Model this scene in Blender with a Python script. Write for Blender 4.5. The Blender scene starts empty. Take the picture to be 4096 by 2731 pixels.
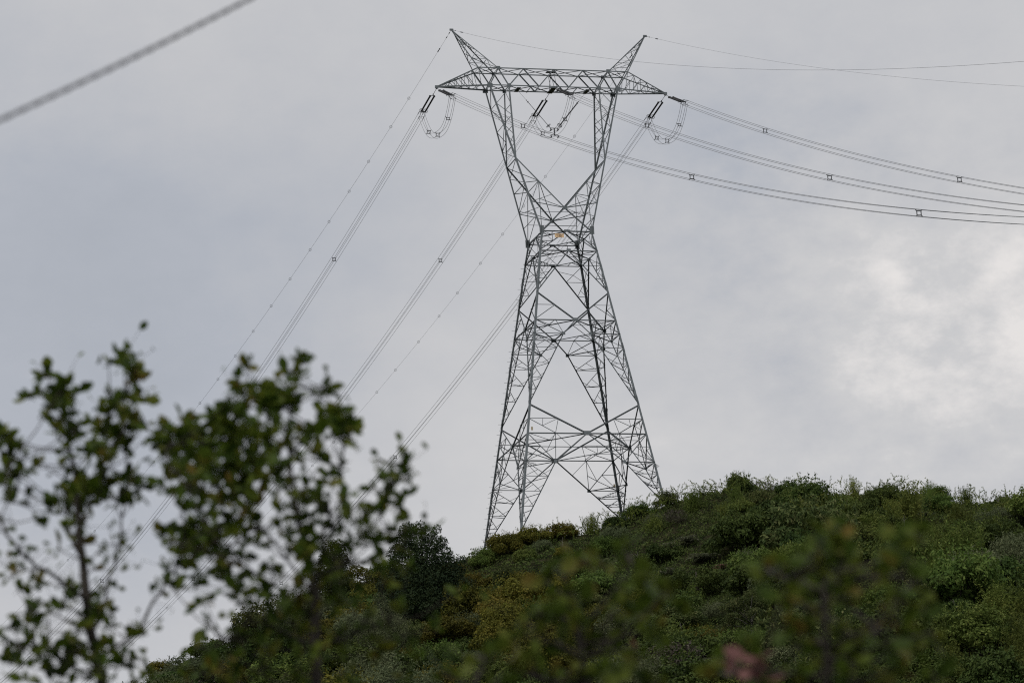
import bpy, math, random
import numpy as np
from mathutils import Vector, Matrix, Euler
random.seed(7); RNG = np.random.default_rng(7)
SC = bpy.context.scene
COL = SC.collection
# ------------------------------------------------------------------ camera
PITCH, ROLL, F = 0.245406, 0.051, 18000.6          # F = focal length in photo pixels (4096 wide)
CAM = Vector((0, 0, 1.6))
cd = bpy.data.cameras.new('camera'); cam = bpy.data.objects.new('camera', cd); COL.objects.link(cam)
cam.location = CAM
cam.matrix_world = Matrix.Translation(CAM) @ Matrix.Rotation(math.pi / 2 + PITCH, 4, 'X') @ Matrix.Rotation(-ROLL, 4, 'Z')
cd.sensor_width = 36; cd.lens = F / 4096 * 36; cd.clip_start = 0.5; cd.clip_end = 20000
cd.dof.use_dof = True; cd.dof.focus_distance = 395; cd.dof.aperture_fstop = 7.9; cd.dof.aperture_blades = 0
SC.camera = cam
SC.render.resolution_x = 1024; SC.render.resolution_y = 682
def ray(u, v):
    a, b = u - 2048, 1365.5 - v
    c, s = math.cos(ROLL), math.sin(ROLL)
    x, y = c * a + s * b, -s * a + c * b
    return Vector((x, F * math.cos(PITCH) - y * math.sin(PITCH), F * math.sin(PITCH) + y * math.cos(PITCH)))
def at(u, v, Y):
    d = ray(u, v); return CAM + d * (Y / d.y)
def frame_uv(x, y, z):
    d = Vector((x, y, z)) - CAM; c, s = math.cos(PITCH), math.sin(PITCH); dep = d.y * c + d.z * s; upv = -d.y * s + d.z * c
    a, b = F * d.x / dep, F * upv / dep; c, s = math.cos(ROLL), math.sin(ROLL); return 2048 + c * a - s * b, 1365.5 - (s * a + c * b)
# ------------------------------------------------------------------ light
SUN_EL, SUN_AZ = math.radians(58), math.radians(205)    # behind the camera, a little to its left; compass from +Y clockwise
W = bpy.data.worlds.new('World'); SC.world = W; W.use_nodes = True
nt = W.node_tree; N = nt.nodes; L = nt.links; N.clear()
def nd(nt_, t, **k):
    n = nt_.nodes.new(t)
    for a, b in k.items(): setattr(n, a, b)
    return n
out = nd(nt, 'ShaderNodeOutputWorld'); bg = nd(nt, 'ShaderNodeBackground'); bg.inputs[1].default_value = 0.1
sky = nd(nt, 'ShaderNodeTexSky'); sky.sky_type = 'NISHITA'; sky.sun_disc = False
sky.sun_elevation = SUN_EL; sky.sun_rotation = SUN_AZ; sky.altitude = 2500
tc = nd(nt, 'ShaderNodeTexCoord')
def mth(op, a, b=None, c=None, clamp=False):
    n = nd(nt, 'ShaderNodeMath', operation=op); n.use_clamp = clamp
    for i, x in enumerate((a, b, c)):
        if x is None: continue
        if isinstance(x, (int, float)): n.inputs[i].default_value = x
        else: L.new(x, n.inputs[i])
    return n.outputs[0]
def noise(scale, detail, rough, off, sz=1.0):
    m = nd(nt, 'ShaderNodeMapping'); m.inputs['Location'].default_value = (off, off * .7, off * .3); m.inputs['Scale'].default_value = (1, 1, sz)
    L.new(tc.outputs['Generated'], m.inputs[0])
    n = nd(nt, 'ShaderNodeTexNoise'); n.inputs['Scale'].default_value = scale; n.inputs['Detail'].default_value = detail
    n.inputs['Roughness'].default_value = rough
    L.new(m.outputs[0], n.inputs['Vector']); return n
wn = noise(9, 4, .5, 3.1, 1.3)
wv = nd(nt, 'ShaderNodeVectorMath', operation='MULTIPLY_ADD'); L.new(wn.outputs['Color'], wv.inputs[0]); wv.inputs[1].default_value = (.09, .09, .09)
L.new(tc.outputs['Generated'], wv.inputs[2])
wo = nd(nt, 'ShaderNodeVectorMath', operation='SUBTRACT'); L.new(wv.outputs[0], wo.inputs[0]); wo.inputs[1].default_value = (.045, .045, .045)
# broad cloud masses, each a direction, an angular size (photo pixels / F) and a brightness
MASS = [((250, 1350), 1100, -.34), ((1250, 1150), 800, -.17), ((2900, 1080), 600, -.22), ((2200, 1350), 500, -.10), ((-100, -50), 500, -.07),
        ((1600, 60), 1500, .12), ((2050, 1800), 800, .24), ((1000, 2500), 900, .12), ((3950, 1480), 460, .13), ((3380, 1330), 360, .13), ((3700, 1600), 480, .08), ((4080, 1340), 260, .10),
        ((3300, 1750), 700, .10), ((4100, 600), 500, .08), ((150, 2400), 800, .10), ((3850, 1640), 150, .10), ((3560, 1410), 130, .10), ((3730, 1490), 150, -.10), ((3450, 1530), 260, .07), ((3300, 1380), 150, .10), ((3080, 1470), 260, -.06), ((3500, 900), 420, -.10), ((4120, 1200), 360, .10), ((3900, 1550), 650, .05), ((1650, 1600), 300, .08), ((3600, 1600), 300, -.06)]
val = 0.55
acc = None
for (u, v), r, g in MASS:
    d = ray(u, v).normalized()
    dn = nd(nt, 'ShaderNodeVectorMath', operation='DISTANCE'); L.new(wo.outputs[0], dn.inputs[0]); dn.inputs[1].default_value = d
    q = mth('MULTIPLY', dn.outputs['Value'], F / r)
    q = mth('MULTIPLY', q, q); q = mth('MULTIPLY', q, -1.0); q = mth('EXPONENT', q); q = mth('MULTIPLY', q, g)
    acc = q if acc is None else mth('ADD', acc, q)
n1 = noise(14, 6, .55, .4, 1.5); n2 = noise(45, 5, .6, 1.7, 1.6)
acc = mth('ADD', acc, mth('MULTIPLY', mth('SUBTRACT', n1.outputs[0], .5), .30))
dg = nd(nt, 'ShaderNodeVectorMath', operation='DISTANCE'); L.new(wo.outputs[0], dg.inputs[0]); dg.inputs[1].default_value = ray(3650, 1500).normalized()
gq = mth('MULTIPLY', dg.outputs['Value'], F / 850); gq = mth('EXPONENT', mth('MULTIPLY', mth('MULTIPLY', gq, gq), -1.0))
acc = mth('ADD', acc, mth('MULTIPLY', mth('SUBTRACT', n2.outputs[0], .5), mth('MULTIPLY_ADD', gq, .75, .20)))
n3 = noise(130, 5, .62, 2.3, 1.5)
acc = mth('ADD', acc, mth('MULTIPLY', mth('SUBTRACT', n3.outputs[0], .5), mth('MULTIPLY_ADD', gq, .32, .10)))
acc = mth('ADD', acc, val, clamp=True)
cr = nd(nt, 'ShaderNodeValToRGB'); L.new(acc, cr.inputs[0])
el = cr.color_ramp.elements
el[0].position = 0.0; el[0].color = (.375, .405, .455, 1)
el[1].position = 1.0; el[1].color = (.79, .765, .75, 1)
for pos, c in ((.28, (.440, .465, .516, 1)), (.52, (.533, .541, .566, 1)), (.76, (.612, .610, .617, 1))):
    e = el.new(pos); e.color = c
sc10 = nd(nt, 'ShaderNodeVectorMath', operation='SCALE'); L.new(cr.outputs[0], sc10.inputs[0]); sc10.inputs['Scale'].default_value = 10.0
mix = nd(nt, 'ShaderNodeMixRGB'); mix.inputs[0].default_value = .98
L.new(sky.outputs[0], mix.inputs[1]); L.new(sc10.outputs[0], mix.inputs[2]); L.new(mix.outputs[0], bg.inputs[0]); L.new(bg.outputs[0], out.inputs[0])
sd = bpy.data.lights.new('sun', 'SUN'); sd.energy = 1.5; sd.angle = math.radians(11); sd.color = (1, .96, .9)
sun = bpy.data.objects.new('sun', sd); COL.objects.link(sun)
sv = Vector((math.sin(SUN_AZ) * math.cos(SUN_EL), math.cos(SUN_AZ) * math.cos(SUN_EL), math.sin(SUN_EL)))
sun.rotation_euler = sv.to_track_quat('Z', 'Y').to_euler(); sun.location = (0, 0, 300)
vs = SC.view_settings; vs.view_transform = 'Standard'; vs.look = 'None'; vs.exposure = 0; vs.gamma = 1; vs.use_curve_mapping = False
SC.cycles.use_denoising = False; SC.cycles.pixel_filter_type = 'BLACKMAN_HARRIS'; SC.cycles.filter_width = 1.15; SC.cycles.max_bounces = 6; SC.cycles.transparent_max_bounces = 4
# ------------------------------------------------------------------ helpers
def tag(o, label=None, cat=None, group=None, kind=None):
    if label: o['label'] = label
    if cat: o['category'] = cat
    if group: o['group'] = group
    if kind: o['kind'] = kind
    return o
def empty(name, loc=(0, 0, 0), rz=0.0):
    o = bpy.data.objects.new(name, None); COL.objects.link(o); o.location = loc; o.rotation_euler = (0, 0, rz); o.empty_display_size = .1
    return o
def mesh_np(name, V, Q, mat):
    V = np.asarray(V, np.float32); Q = np.asarray(Q, np.int32); k = Q.shape[1]
    me = bpy.data.meshes.new(name); me.vertices.add(len(V)); me.vertices.foreach_set('co', V.ravel())
    me.loops.add(Q.size); me.loops.foreach_set('vertex_index', Q.ravel())
    me.polygons.add(len(Q)); me.polygons.foreach_set('loop_start', np.arange(0, Q.size, k, dtype=np.int32))
    me.update(calc_edges=True)
    if mat: me.materials.append(mat)
    return me
def link(name, me, parent=None):
    o = bpy.data.objects.new(name, me); COL.objects.link(o)
    if parent is not None: o.parent = parent
    return o
class MB:
    def __init__(s): s.v = []; s.f = []
    def box(s, c, sx, sy, sz, R=None):
        b = len(s.v); c = Vector(c)
        for i in (-1, 1):
            for j in (-1, 1):
                for k in (-1, 1):
                    p = Vector((i * sx / 2, j * sy / 2, k * sz / 2)); s.v.append(c + (R @ p if R else p))
        for q in ((0, 1, 3, 2), (4, 6, 7, 5), (0, 4, 5, 1), (2, 3, 7, 6), (0, 2, 6, 4), (1, 5, 7, 3)): s.f.append(tuple(b + x for x in q))
    def prof(s, a, b, pts):                                   # a closed 2-D profile swept from a to b; pts = list of (vec) offsets
        n = len(pts); k = len(s.v)
        s.v += [a + p for p in pts] + [b + p for p in pts]
        for i in range(n):
            j = (i + 1) % n; s.f.append((k + i, k + j, k + n + j, k + n + i))
        s.f.append(tuple(k + i for i in range(n))[::-1]); s.f.append(tuple(k + n + i for i in range(n)))
    def angle(s, a, b, w, nrm, t=.014, flip=1):               # an L-section steel angle: one flange in the face, one pointing in
        a = Vector(a); b = Vector(b); d = (b - a)
        if d.length < 1e-4: return
        d.normalize(); n = Vector(nrm); n = n - d * n.dot(d)
        if n.length < 1e-4: n = d.orthogonal()
        n.normalize(); e = d.cross(n) * flip
        w *= .84
        P = [(0, 0), (w, 0), (w, -t), (t, -t), (t, -w), (0, -w)]
        s.prof(a, b, [e * (x - w / 2) + n * y for x, y in P])
    def tube(s, pts, rad, seg=6, cap=True):
        pts = [Vector(p) for p in pts]; n = len(pts)
        if not hasattr(rad, '__len__'): rad = [rad] * n
        k = len(s.v); up = None
        for i, p in enumerate(pts):
            d = (pts[min(i + 1, n - 1)] - pts[max(i - 1, 0)])
            d = d.normalized() if d.length > 1e-9 else Vector((0, 0, 1))
            if up is None: up = d.orthogonal().normalized()
            up = (up - d * up.dot(d)); up = up.normalized() if up.length > 1e-6 else d.orthogonal().normalized()
            e = d.cross(up)
            for j in range(seg):
                a = 2 * math.pi * j / seg; s.v.append(p + (up * math.cos(a) + e * math.sin(a)) * rad[i])
        for i in range(n - 1):
            for j in range(seg):
                j2 = (j + 1) % seg; s.f.append((k + i * seg + j, k + i * seg + j2, k + (i + 1) * seg + j2, k + (i + 1) * seg + j))
        if cap:
            s.f.append(tuple(k + j for j in range(seg))[::-1]); s.f.append(tuple(k + (n - 1) * seg + j for j in range(seg)))
    def ring(s, c, nrm, R, r, seg=20, arc=1.0, s0=0.0, ms=6):
        n = Vector(nrm).normalized(); e = n.orthogonal().normalized(); g = n.cross(e); c = Vector(c)
        m = int(seg * arc) + 1
        s.tube([c + (e * math.cos(s0 + 2 * math.pi * arc * i / (m - 1)) + g * math.sin(s0 + 2 * math.pi * arc * i / (m - 1))) * R for i in range(m)], r, ms)
    def build(s, name, mat, parent=None, smooth=False):
        me = bpy.data.meshes.new(name); me.from_pydata([tuple(v) for v in s.v], [], s.f); me.update()
        me.materials.append(mat)
        if smooth: me.polygons.foreach_set('use_smooth', [True] * len(me.polygons))
        return link(name, me, parent)
# ------------------------------------------------------------------ materials
def new_mat(name):
    m = bpy.data.materials.new(name); m.use_nodes = True; t = m.node_tree; p = t.nodes['Principled BSDF']; return m, t, p
def simple(name, col, rough=.6, metal=0., var=.12, scale=3., spec=.5):
    m, t, p = new_mat(name)
    c = nd(t, 'ShaderNodeTexCoord'); n = nd(t, 'ShaderNodeTexNoise'); n.inputs['Scale'].default_value = scale; n.inputs['Detail'].default_value = 5
    t.links.new(c.outputs['Object'], n.inputs['Vector'])
    g = nd(t, 'ShaderNodeNewGeometry')
    ad = nd(t, 'ShaderNodeMath', operation='ADD'); t.links.new(n.outputs[0], ad.inputs[0]); t.links.new(g.outputs['Random Per Island'], ad.inputs[1])
    r = nd(t, 'ShaderNodeMapRange'); r.inputs[1].default_value = .2; r.inputs[2].default_value = 1.8; r.inputs[3].default_value = 1 - var; r.inputs[4].default_value = 1 + var
    t.links.new(ad.outputs[0], r.inputs[0])
    s = nd(t, 'ShaderNodeVectorMath', operation='SCALE'); s.inputs[0].default_value = col; t.links.new(r.outputs[0], s.inputs['Scale'])
    t.links.new(s.outputs[0], p.inputs['Base Color']); p.inputs['Roughness'].default_value = rough; p.inputs['Metallic'].default_value = metal
    p.inputs['Specular IOR Level'].default_value = spec
    return m
def leafmat(name, cols, trans=.25, rough=.65, patch=.3, obj_var=.14, spec=.10):
    """cols: list of linear colours picked per leaf; clumps drift by a broad noise; whole plants drift by object"""
    m, t, p = new_mat(name)
    g = nd(t, 'ShaderNodeNewGeometry'); c = nd(t, 'ShaderNodeTexCoord'); oi = nd(t, 'ShaderNodeObjectInfo')
    n = nd(t, 'ShaderNodeTexNoise'); n.inputs['Scale'].default_value = patch; n.inputs['Detail'].default_value = 4; n.inputs['Roughness'].default_value = .6
    t.links.new(g.outputs['Position'], n.inputs['Vector'])
    a = nd(t, 'ShaderNodeMath', operation='MULTIPLY_ADD'); a.inputs[1].default_value = 1.3; a.inputs[2].default_value = -.4; t.links.new(n.outputs[0], a.inputs[0])
    b = nd(t, 'ShaderNodeMath', operation='MULTIPLY_ADD'); b.inputs[1].default_value = .55; t.links.new(g.outputs['Random Per Island'], b.inputs[0]); t.links.new(a.outputs[0], b.inputs[2])
    r = nd(t, 'ShaderNodeValToRGB'); e = r.color_ramp.elements
    e[0].position = 0; e[0].color = (*cols[0], 1); e[1].position = 1; e[1].color = (*cols[-1], 1)
    for i in range(1, len(cols) - 1):
        x = e.new(i / (len(cols) - 1)); x.color = (*cols[i], 1)
    t.links.new(b.outputs[0], r.inputs[0])
    hs = nd(t, 'ShaderNodeHueSaturation')
    mr = nd(t, 'ShaderNodeMapRange'); mr.inputs[3].default_value = 1 - obj_var * 2; mr.inputs[4].default_value = 1 + obj_var * 2; t.links.new(oi.outputs['Random'], mr.inputs[0])
    mh = nd(t, 'ShaderNodeMapRange'); mh.inputs[3].default_value = .5 - obj_var * .12; mh.inputs[4].default_value = .5 + obj_var * .12
    wn_ = nd(t, 'ShaderNodeTexWhiteNoise'); wn_.noise_dimensions = '1D'; t.links.new(oi.outputs['Random'], wn_.inputs['W']); t.links.new(wn_.outputs['Value'], mh.inputs[0])
    t.links.new(mr.outputs[0], hs.inputs['Value']); t.links.new(mh.outputs[0], hs.inputs['Hue']); t.links.new(r.outputs[0], hs.inputs['Color'])
    t.links.new(hs.outputs[0], p.inputs['Base Color']); p.inputs['Roughness'].default_value = rough; p.inputs['Specular IOR Level'].default_value = spec
    tr = nd(t, 'ShaderNodeBsdfTranslucent'); t.links.new(hs.outputs[0], tr.inputs[0])
    mx = nd(t, 'ShaderNodeMixShader'); mx.inputs[0].default_value = trans
    t.links.new(p.outputs[0], mx.inputs[1]); t.links.new(tr.outputs[0], mx.inputs[2]); t.links.new(mx.outputs[0], t.nodes['Material Output'].inputs[0])
    return m
M = dict(
    steel=simple('galvanised_steel', (.155, .172, .176), .38, .7, .38, 1.6),
    steel_shade=simple('shaded_steel', (.095, .108, .112), .45, .65, .38, 1.6),  # darker copy of the same steel, shade on the bracing put into its colour
    insul=simple('dark_insulator', (.02, .02, .022), .45, 0, .1),
    hard=simple('dark_hardware', (.06, .065, .07), .5, .4, .15),
    wire=simple('aluminium_wire', (.13, .135, .14), .5, .3, .1),
    plate=simple('orange_plate', (.90, .62, .36), .5, 0, .03), ink=simple('black_paint', (.015, .015, .015), .6), 
    cable=simple('grey_cable', (.10, .10, .112), .5, 0, .1),
    bark=simple('bark', (.040, .032, .024), .85, 0, .4, 14.), bark_pale=simple('pale_bark', (.16, .15, .13), .85, 0, .3, 9.),
    concrete=simple('concrete', (.3, .29, .27), .9, 0, .15),
)
# ------------------------------------------------------------------ terrain
SIL = [(-120, 52), (-80, 60), (-60, 64), (-45.9, 67), (-38, 67.6), (-35.1, 68), (-32, 70), (-30, 71), (-28.4, 71.6), (-25, 71.6), (-21.8, 74), (-19.8, 75), (-17.4, 75.8), (-13.3, 76.8), (-9.7, 77.4),
       (-6.3, 78.6), (-4.2, 79), (-2.4, 79.6), (.3, 80.6), (2.5, 80.7), (5.6, 80.7), (8.7, 81.6), (10.5, 82.4), (12.5, 82.7), (14.7, 82.9), (16.9, 83.2), (19.2, 83.3), (22.4, 83.2), (24.6, 83.1),
       (28.9, 82.3), (31.1, 82.3), (32.5, 82.6), (35.1, 82.2), (38.7, 81.1), (42.9, 80.9), (60, 79.5), (90, 78), (140, 76)]
SX = np.array([a for a, b in SIL]); SZ = np.array([b for a, b in SIL])
def wob(x, y): return .35 * np.sin(x * .31 + 1.3 * np.sin(y * .17)) + .45 * np.sin(y * .21 + x * .09 + 2) + .25 * np.sin(x * .71 - y * .53) + 1.1 * np.sin(x * .06 + y * .045)
def terr(x, y):
    # ground under the scrub
    x = np.asarray(x, float); y = np.asarray(y, float)
    C = np.interp(x, SX, SZ) - .2 + .6 * np.clip((x - 11) / 5, 0, 1) + .9 * np.clip((-6 - x) / 4, 0, 1) - .7 * np.clip((-22 - x) / 6, 0, 1) + .35 * np.exp(-((x + 2.5) / 4) ** 2)
    far = np.clip((np.abs(x) - 150) / 900, 0, 1); C = C * (1 - .75 * far)
    d = 386 - y
    front = C - .42 * np.clip(d, 0, None) + wob(x, y) * np.clip(d / 14, 0, 1)
    k = 6.0; base = .4 * np.sin(x * .05) * np.clip(y / 60, 0, 1)
    front = k * np.logaddexp(front / k, base / k) - k * np.log(2.0) * np.exp(-np.clip(front, 0, None) / 30)
    front = np.where(y < 60, base * 1.0, front)
    w = np.clip((y - 60) / 60, 0, 1); front = base * (1 - w) + front * w
    back = C + .09 * np.clip(-d, 0, 22) - .45 * np.clip(-d - 36, 0, None)
    back = np.maximum(back, 20 * np.log1p(np.clip(-d - 40, 0, None) / 4000) - 2)
    return np.where(d > 0, front, back)
def T(x, y): return float(terr(x, y))
gx = np.unique(np.concatenate([np.linspace(-70, 70, 141), np.linspace(-300, 300, 61), np.linspace(-6000, 6000, 41)]))
gy = np.unique(np.concatenate([np.linspace(-40, 280, 65), np.linspace(280, 430, 151), np.linspace(430, 900, 41), np.linspace(-6000, 9000, 51)]))
GX, GY = np.meshgrid(gx, gy); GZ = terr(GX, GY); nx, ny = len(gx), len(gy)
Vt = np.stack([GX.ravel(), GY.ravel(), GZ.ravel()], 1)
ii, jj = np.meshgrid(np.arange(nx - 1), np.arange(ny - 1)); b0 = (jj * nx + ii).ravel()
Qt = np.stack([b0, b0 + 1, b0 + nx + 1, b0 + nx], 1)
mg, tg, pg = new_mat('hill_soil')
n_ = nd(tg, 'ShaderNodeTexNoise'); n_.inputs['Scale'].default_value = .9; n_.inputs['Detail'].default_value = 10
g_ = nd(tg, 'ShaderNodeNewGeometry'); tg.links.new(g_.outputs['Position'], n_.inputs['Vector'])
r_ = nd(tg, 'ShaderNodeValToRGB'); tg.links.new(n_.outputs[0], r_.inputs[0])
r_.color_ramp.elements[0].position = .35; r_.color_ramp.elements[0].color = (.012, .016, .008, 1)
r_.color_ramp.elements[1].position = .72; r_.color_ramp.elements[1].color = (.045, .040, .024, 1)
tg.links.new(r_.outputs[0], pg.inputs['Base Color']); pg.inputs['Roughness'].default_value = 1; pg.inputs['Specular IOR Level'].default_value = 0
gr = link('hillside_ground', mesh_np('hillside_ground', Vt, Qt, mg)); tag(gr, kind='structure'); gr.data.polygons.foreach_set('use_smooth', [True] * len(gr.data.polygons))
# ------------------------------------------------------------------ transmission tower
D_, AZ_, ZB, YAW = 399.5166, .0122, 78.2799, .265
TX, TY = D_ * math.sin(AZ_), D_ * math.cos(AZ_)
CY, SY = math.cos(YAW), math.sin(YAW)
def tw(p): return Vector((TX + CY * p[0] - SY * p[1], TY + SY * p[0] + CY * p[1], ZB + p[2]))
tower = empty('transmission_tower', (TX, TY, ZB), YAW)
tag(tower, 'tall grey steel lattice transmission tower standing on the crest of the hill', 'pylon')
XL, SL_ = 2.742, .160
def hw(z): return XL + (31.0 - z) * SL_                        # half width of the square body
zW, zX, z3, v2, m2, k2, v1, m1, k1 = 32.91, 35.18, 31.0, 26.905, 24.18, 22.83, 15.99, 13.21, 10.49
xk2, xk1, xw, yw = 1.276, 3.204, 2.38, 2.514
zE, xE, yE = 40.02, 4.305, 1.583
zB, xbo, xbi, yb = 47.233, 6.144, 4.313, .872
zT, xto, xti, yt = 48.874, 7.172, 5.266, .917
xtip, ztip, xpk, zpk = 11.0, 47.16, 9.334, 52.74
FOOT = {(-1, 1): 4.9, (-1, -1): 3.75, (1, 1): 7.7, (1, -1): 6.3}
# faces: each maps (s, z) to a point; s runs across the face
def fF(s, z): return Vector((s, -hw(z), z))
def fB(s, z): return Vector((-s, hw(z), z))
def fL(s, z): return Vector((-hw(z), -s, z))
def fR(s, z): return Vector((hw(z), s, z))
FACES = {'front': (fF, Vector((0, -1, .15))), 'back': (fB, Vector((0, 1, .15))), 'left': (fL, Vector((-1, 0, .15))), 'right': (fR, Vector((1, 0, .15)))}
def foot_of(fn, s):                                              # which leg foot a face side reaches
    p = fn(s * 5, 10); return FOOT[(1 if p.x > 0 else -1, 1 if p.y > 0 else -1)]
lerp = lambda a, b, t: a + (b - a) * t
def l2(a, b, t): return (lerp(a[0], b[0], t), lerp(a[1], b[1], t))
for nm, (fn, n) in FACES.items():
    A = MB(); B = MB(); Cc = MB()
    def mem(mb, a, b, w, off=0.0, flip=1): mb.angle(fn(*a) + n * off, fn(*b) + n * off, w, n, .012, flip)
    for s in (-1, 1):
        H = lambda z: s * hw(z)
        # lowest section
        zf = foot_of(fn, s)
        V1, M1, K1 = (H(v1), v1), (0, m1), (s * xk1, k1)
        mem(A, V1, M1, .15, -.03, s); mem(A, M1, K1, .12, -.03, s); mem(A, (H(m1), m1), M1, .11, -.05, s)
        P = l2(V1, M1, .50); Q = (H(lerp(v1, m1, .52)), lerp(v1, m1, .50)); Q = (H(P[1]), P[1]); R = (s * hw(m1) * .53, m1)
        mem(A, Q, P, .06); mem(A, Q, R, .08, .02); mem(A, P, R, .06, .03); S = l2(Q, R, .52); mem(A, S, P, .05, .04); mem(A, l2(Q, P, .48), S, .05, .05)
        mem(A, (H(m1), m1), K1, .09, .01); mem(A, R, K1, .07, .02); E_ = l2((H(m1), m1), K1, .67); G_ = l2((H(m1), m1), K1, .47)
        mem(A, R, E_, .06, .03); mem(A, E_, l2(R, K1, .5), .06, .04); mem(A, (H(k1), k1), E_, .06, .05); mem(A, G_, (H(G_[1]), G_[1]), .06, .02)
        mem(A, G_, (H(k1), k1), .06, .04)
        mem(A, R, l2(M1, K1, .5), .05, .02); mem(A, (H(k1), k1), K1, .08, .02)
        ft = (H(zf), zf)
        n_t = 3 if zf > 6 else 4; prev = (H(k1), k1)
        mem(A, K1, ft, .11, -.02, s)
        for i in range(1, n_t + 1):
            t = i / (n_t + .75); Tn = l2(K1, ft, t); Ln = (H(Tn[1]), Tn[1])
            mem(A, prev, Tn, .07, .01); mem(A, Ln, Tn, .06, .02)
            hm = l2(prev, Tn, .55); mem(A, hm, Ln, .045, .03)
            tb = l2(K1, ft, t - .1); mem(A, l2(Ln, Tn, .62), tb, .04, .035)
            prev = Ln
        # middle section
        V2, M2, K2 = (H(v2), v2), (0, m2), (s * xk2, k2)
        mem(B, V2, M2, .14, -.03, s); mem(B, M2, K2, .11, -.03, s); mem(B, (H(m2), m2), M2, .10, -.05, s); mem(B, K2, V1, .11, -.02, s)
        P = l2(V2, M2, .47); mem(B, P, (H(P[1]), P[1]), .05, .02); mem(B, P, (H(m2), m2), .07, .03)
        mem(B, (H(m2), m2), K2, .09, .01); mem(B, (H(k2), k2), K2, .07, .02); R = (s * hw(m2) * .5, m2); mem(B, R, K2, .06, .02)
        mem(B, R, l2((H(m2), m2), K2, .45), .05, .04); mem(B, l2((H(m2), m2), K2, .45), (H(k2), k2), .05, .05)
        prev = (H(k2), k2)
        for i, t in enumerate((.20, .42, .63, .80)):
            Tn = l2(K2, V1, t); Ln = (H(Tn[1]), Tn[1]); mem(B, prev, Tn, .07, .01); mem(B, Ln, Tn, .05, .02)
            hm = l2(prev, Tn, .5); mem(B, hm, Ln, .045, .03); tb = l2(K2, V1, t - .07); mem(B, l2(Ln, Tn, .6), tb, .04, .035)
            prev = Ln
        # upper section
        M3 = (0, z3); L3 = (H(z3), z3)
        mem(Cc, L3, M3, .10, -.05, s); mem(Cc, M3, V2, .12, -.03, s)
        prev = L3
        for t in (.36, .68, .86):
            Tn = l2(M3, V2, t); Ln = (H(Tn[1]), Tn[1]); mem(Cc, prev, Tn, .06, .01); mem(Cc, Ln, Tn, .05, .02); hm = l2(prev, Tn, .55)
            if t < .8: mem(Cc, hm, Ln, .045, .03)
            if t < .5: mem(Cc, l2(prev, Tn, .55), l2(M3, V2, .12), .04, .03)
            prev = Ln
        # waist box
        wz = xw if nm in ('front', 'back') else yw
        Wp = (s * wz, zW)
        def wf(p):                                               # waist is not square: a little wider along the line
            q = fn(*p)
            if nm in ('front', 'back'): q.y = math.copysign(lerp(hw(z3), yw, (p[1] - z3) / (zW - z3)), q.y)
            else: q.x = math.copysign(lerp(hw(z3), xw, (p[1] - z3) / (zW - z3)), q.x)
            return q
        def memw(a, b, w, off=0.0, fl=1): Cc.angle(wf(a) + n * off, wf(b) + n * off, w, n, .012, fl)
        memw(Wp, (0, zW), .11, -.04, s); memw((0, zW), L3, .11, -.02, s)
        Qm = l2((0, zW), L3, .52); Qs = (s * lerp(hw(z3), wz, (Qm[1] - z3) / (zW - z3)), Qm[1])
        memw(Qm, Qs, .06, .01); memw(Qm, (Qm[0], zW), .05, .02); memw(Wp, Qm, .05, .03); memw(l2(Qm, Qs, .45), L3, .05, .04)
    A.build('lower_bracing', M['steel_shade'], tower); B.build('middle_bracing', M['steel_shade'], tower); Cc.build('upper_bracing', M['steel_shade'], tower)
    for (s, z, gw, gh) in ((0, m1, .62, .42), (0, m2, .5, .34), (0, z3, .4, .3)):
        R3 = n.normalized().to_track_quat('Z', 'Y').to_matrix()
        G = MB(); G.box(fn(s, z) + n * .03, gw, gh, .02, R3); G.build('joint_plate', M['steel'], tower)
    for s in (-1, 1):
        for (x, z) in ((s * xk1, k1), (s * xk2, k2)):
            G = MB(); G.box(fn(x, z) + n * .03, .3, .3, .02, n.normalized().to_track_quat('Z', 'Y').to_matrix()); G.build('joint_plate', M['steel'], tower)
# legs
for (sx, sy), zf in FOOT.items():
    mb = MB(); nrm = Vector((sx, 0, 0))
    gz = T(*tw((sx * hw(zf), sy * hw(zf), 0)).xy) - ZB
    zl = min(zf, gz) - .5
    top = Vector((sx * xw, sy * yw, zW)); l3 = Vector((sx * hw(z3), sy * hw(z3), z3)); bot = Vector((sx * hw(zl), sy * hw(zl), zl))
    def leg_l(a, b, w, t=.02):
        P = [(0, 0), (-w, 0), (-w, -t), (-t, -t), (-t, -w), (0, -w)]
        mb.prof(a, b, [Vector((sx * (x + .02), sy * (y + .02), 0)) for x, y in P])
    leg_l(top, l3, .17); leg_l(l3, bot, .19)
    for zz in (v2 + 1.2, v1 + .9, k1 - 1.4, m1 - 3, m2 - 2.2, 29.8):       # bolted splices
        leg_l(Vector((sx * (hw(zz) + .012), sy * (hw(zz) + .012), zz)), Vector((sx * (hw(zz - .9) + .012), sy * (hw(zz - .9) + .012), zz - .9)), .2)
        for q in range(6):
            z_ = zz - .12 - q * .13
            for axx in (0, 1):
                c = Vector((sx * (hw(z_) + (.045 if axx == 0 else -.09)), sy * (hw(z_) + (-.09 if axx == 0 else .045)), z_)); mb.box(c, .05, .05, .05)
    if (sx, sy) == (-1, 1):                                              # climbing pegs on this leg
        z_ = 6.0
        while z_ < 31:
            c = Vector((sx * hw(z_), sy * hw(z_), z_)); mb.tube([c, c + Vector((-.32, .02, 0))], .014, 5); mb.tube([c + Vector((0, 0, .45)), c + Vector((.02, .3, .45))], .014, 5); z_ += .95
    mb.build('leg', M['steel'], tower)
    cb = MB(); cb.box(Vector((sx * hw(zl), sy * hw(zl), gz - .1)), .8, .8, 1.0); cb.build('footing', M['concrete'], tower)
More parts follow.
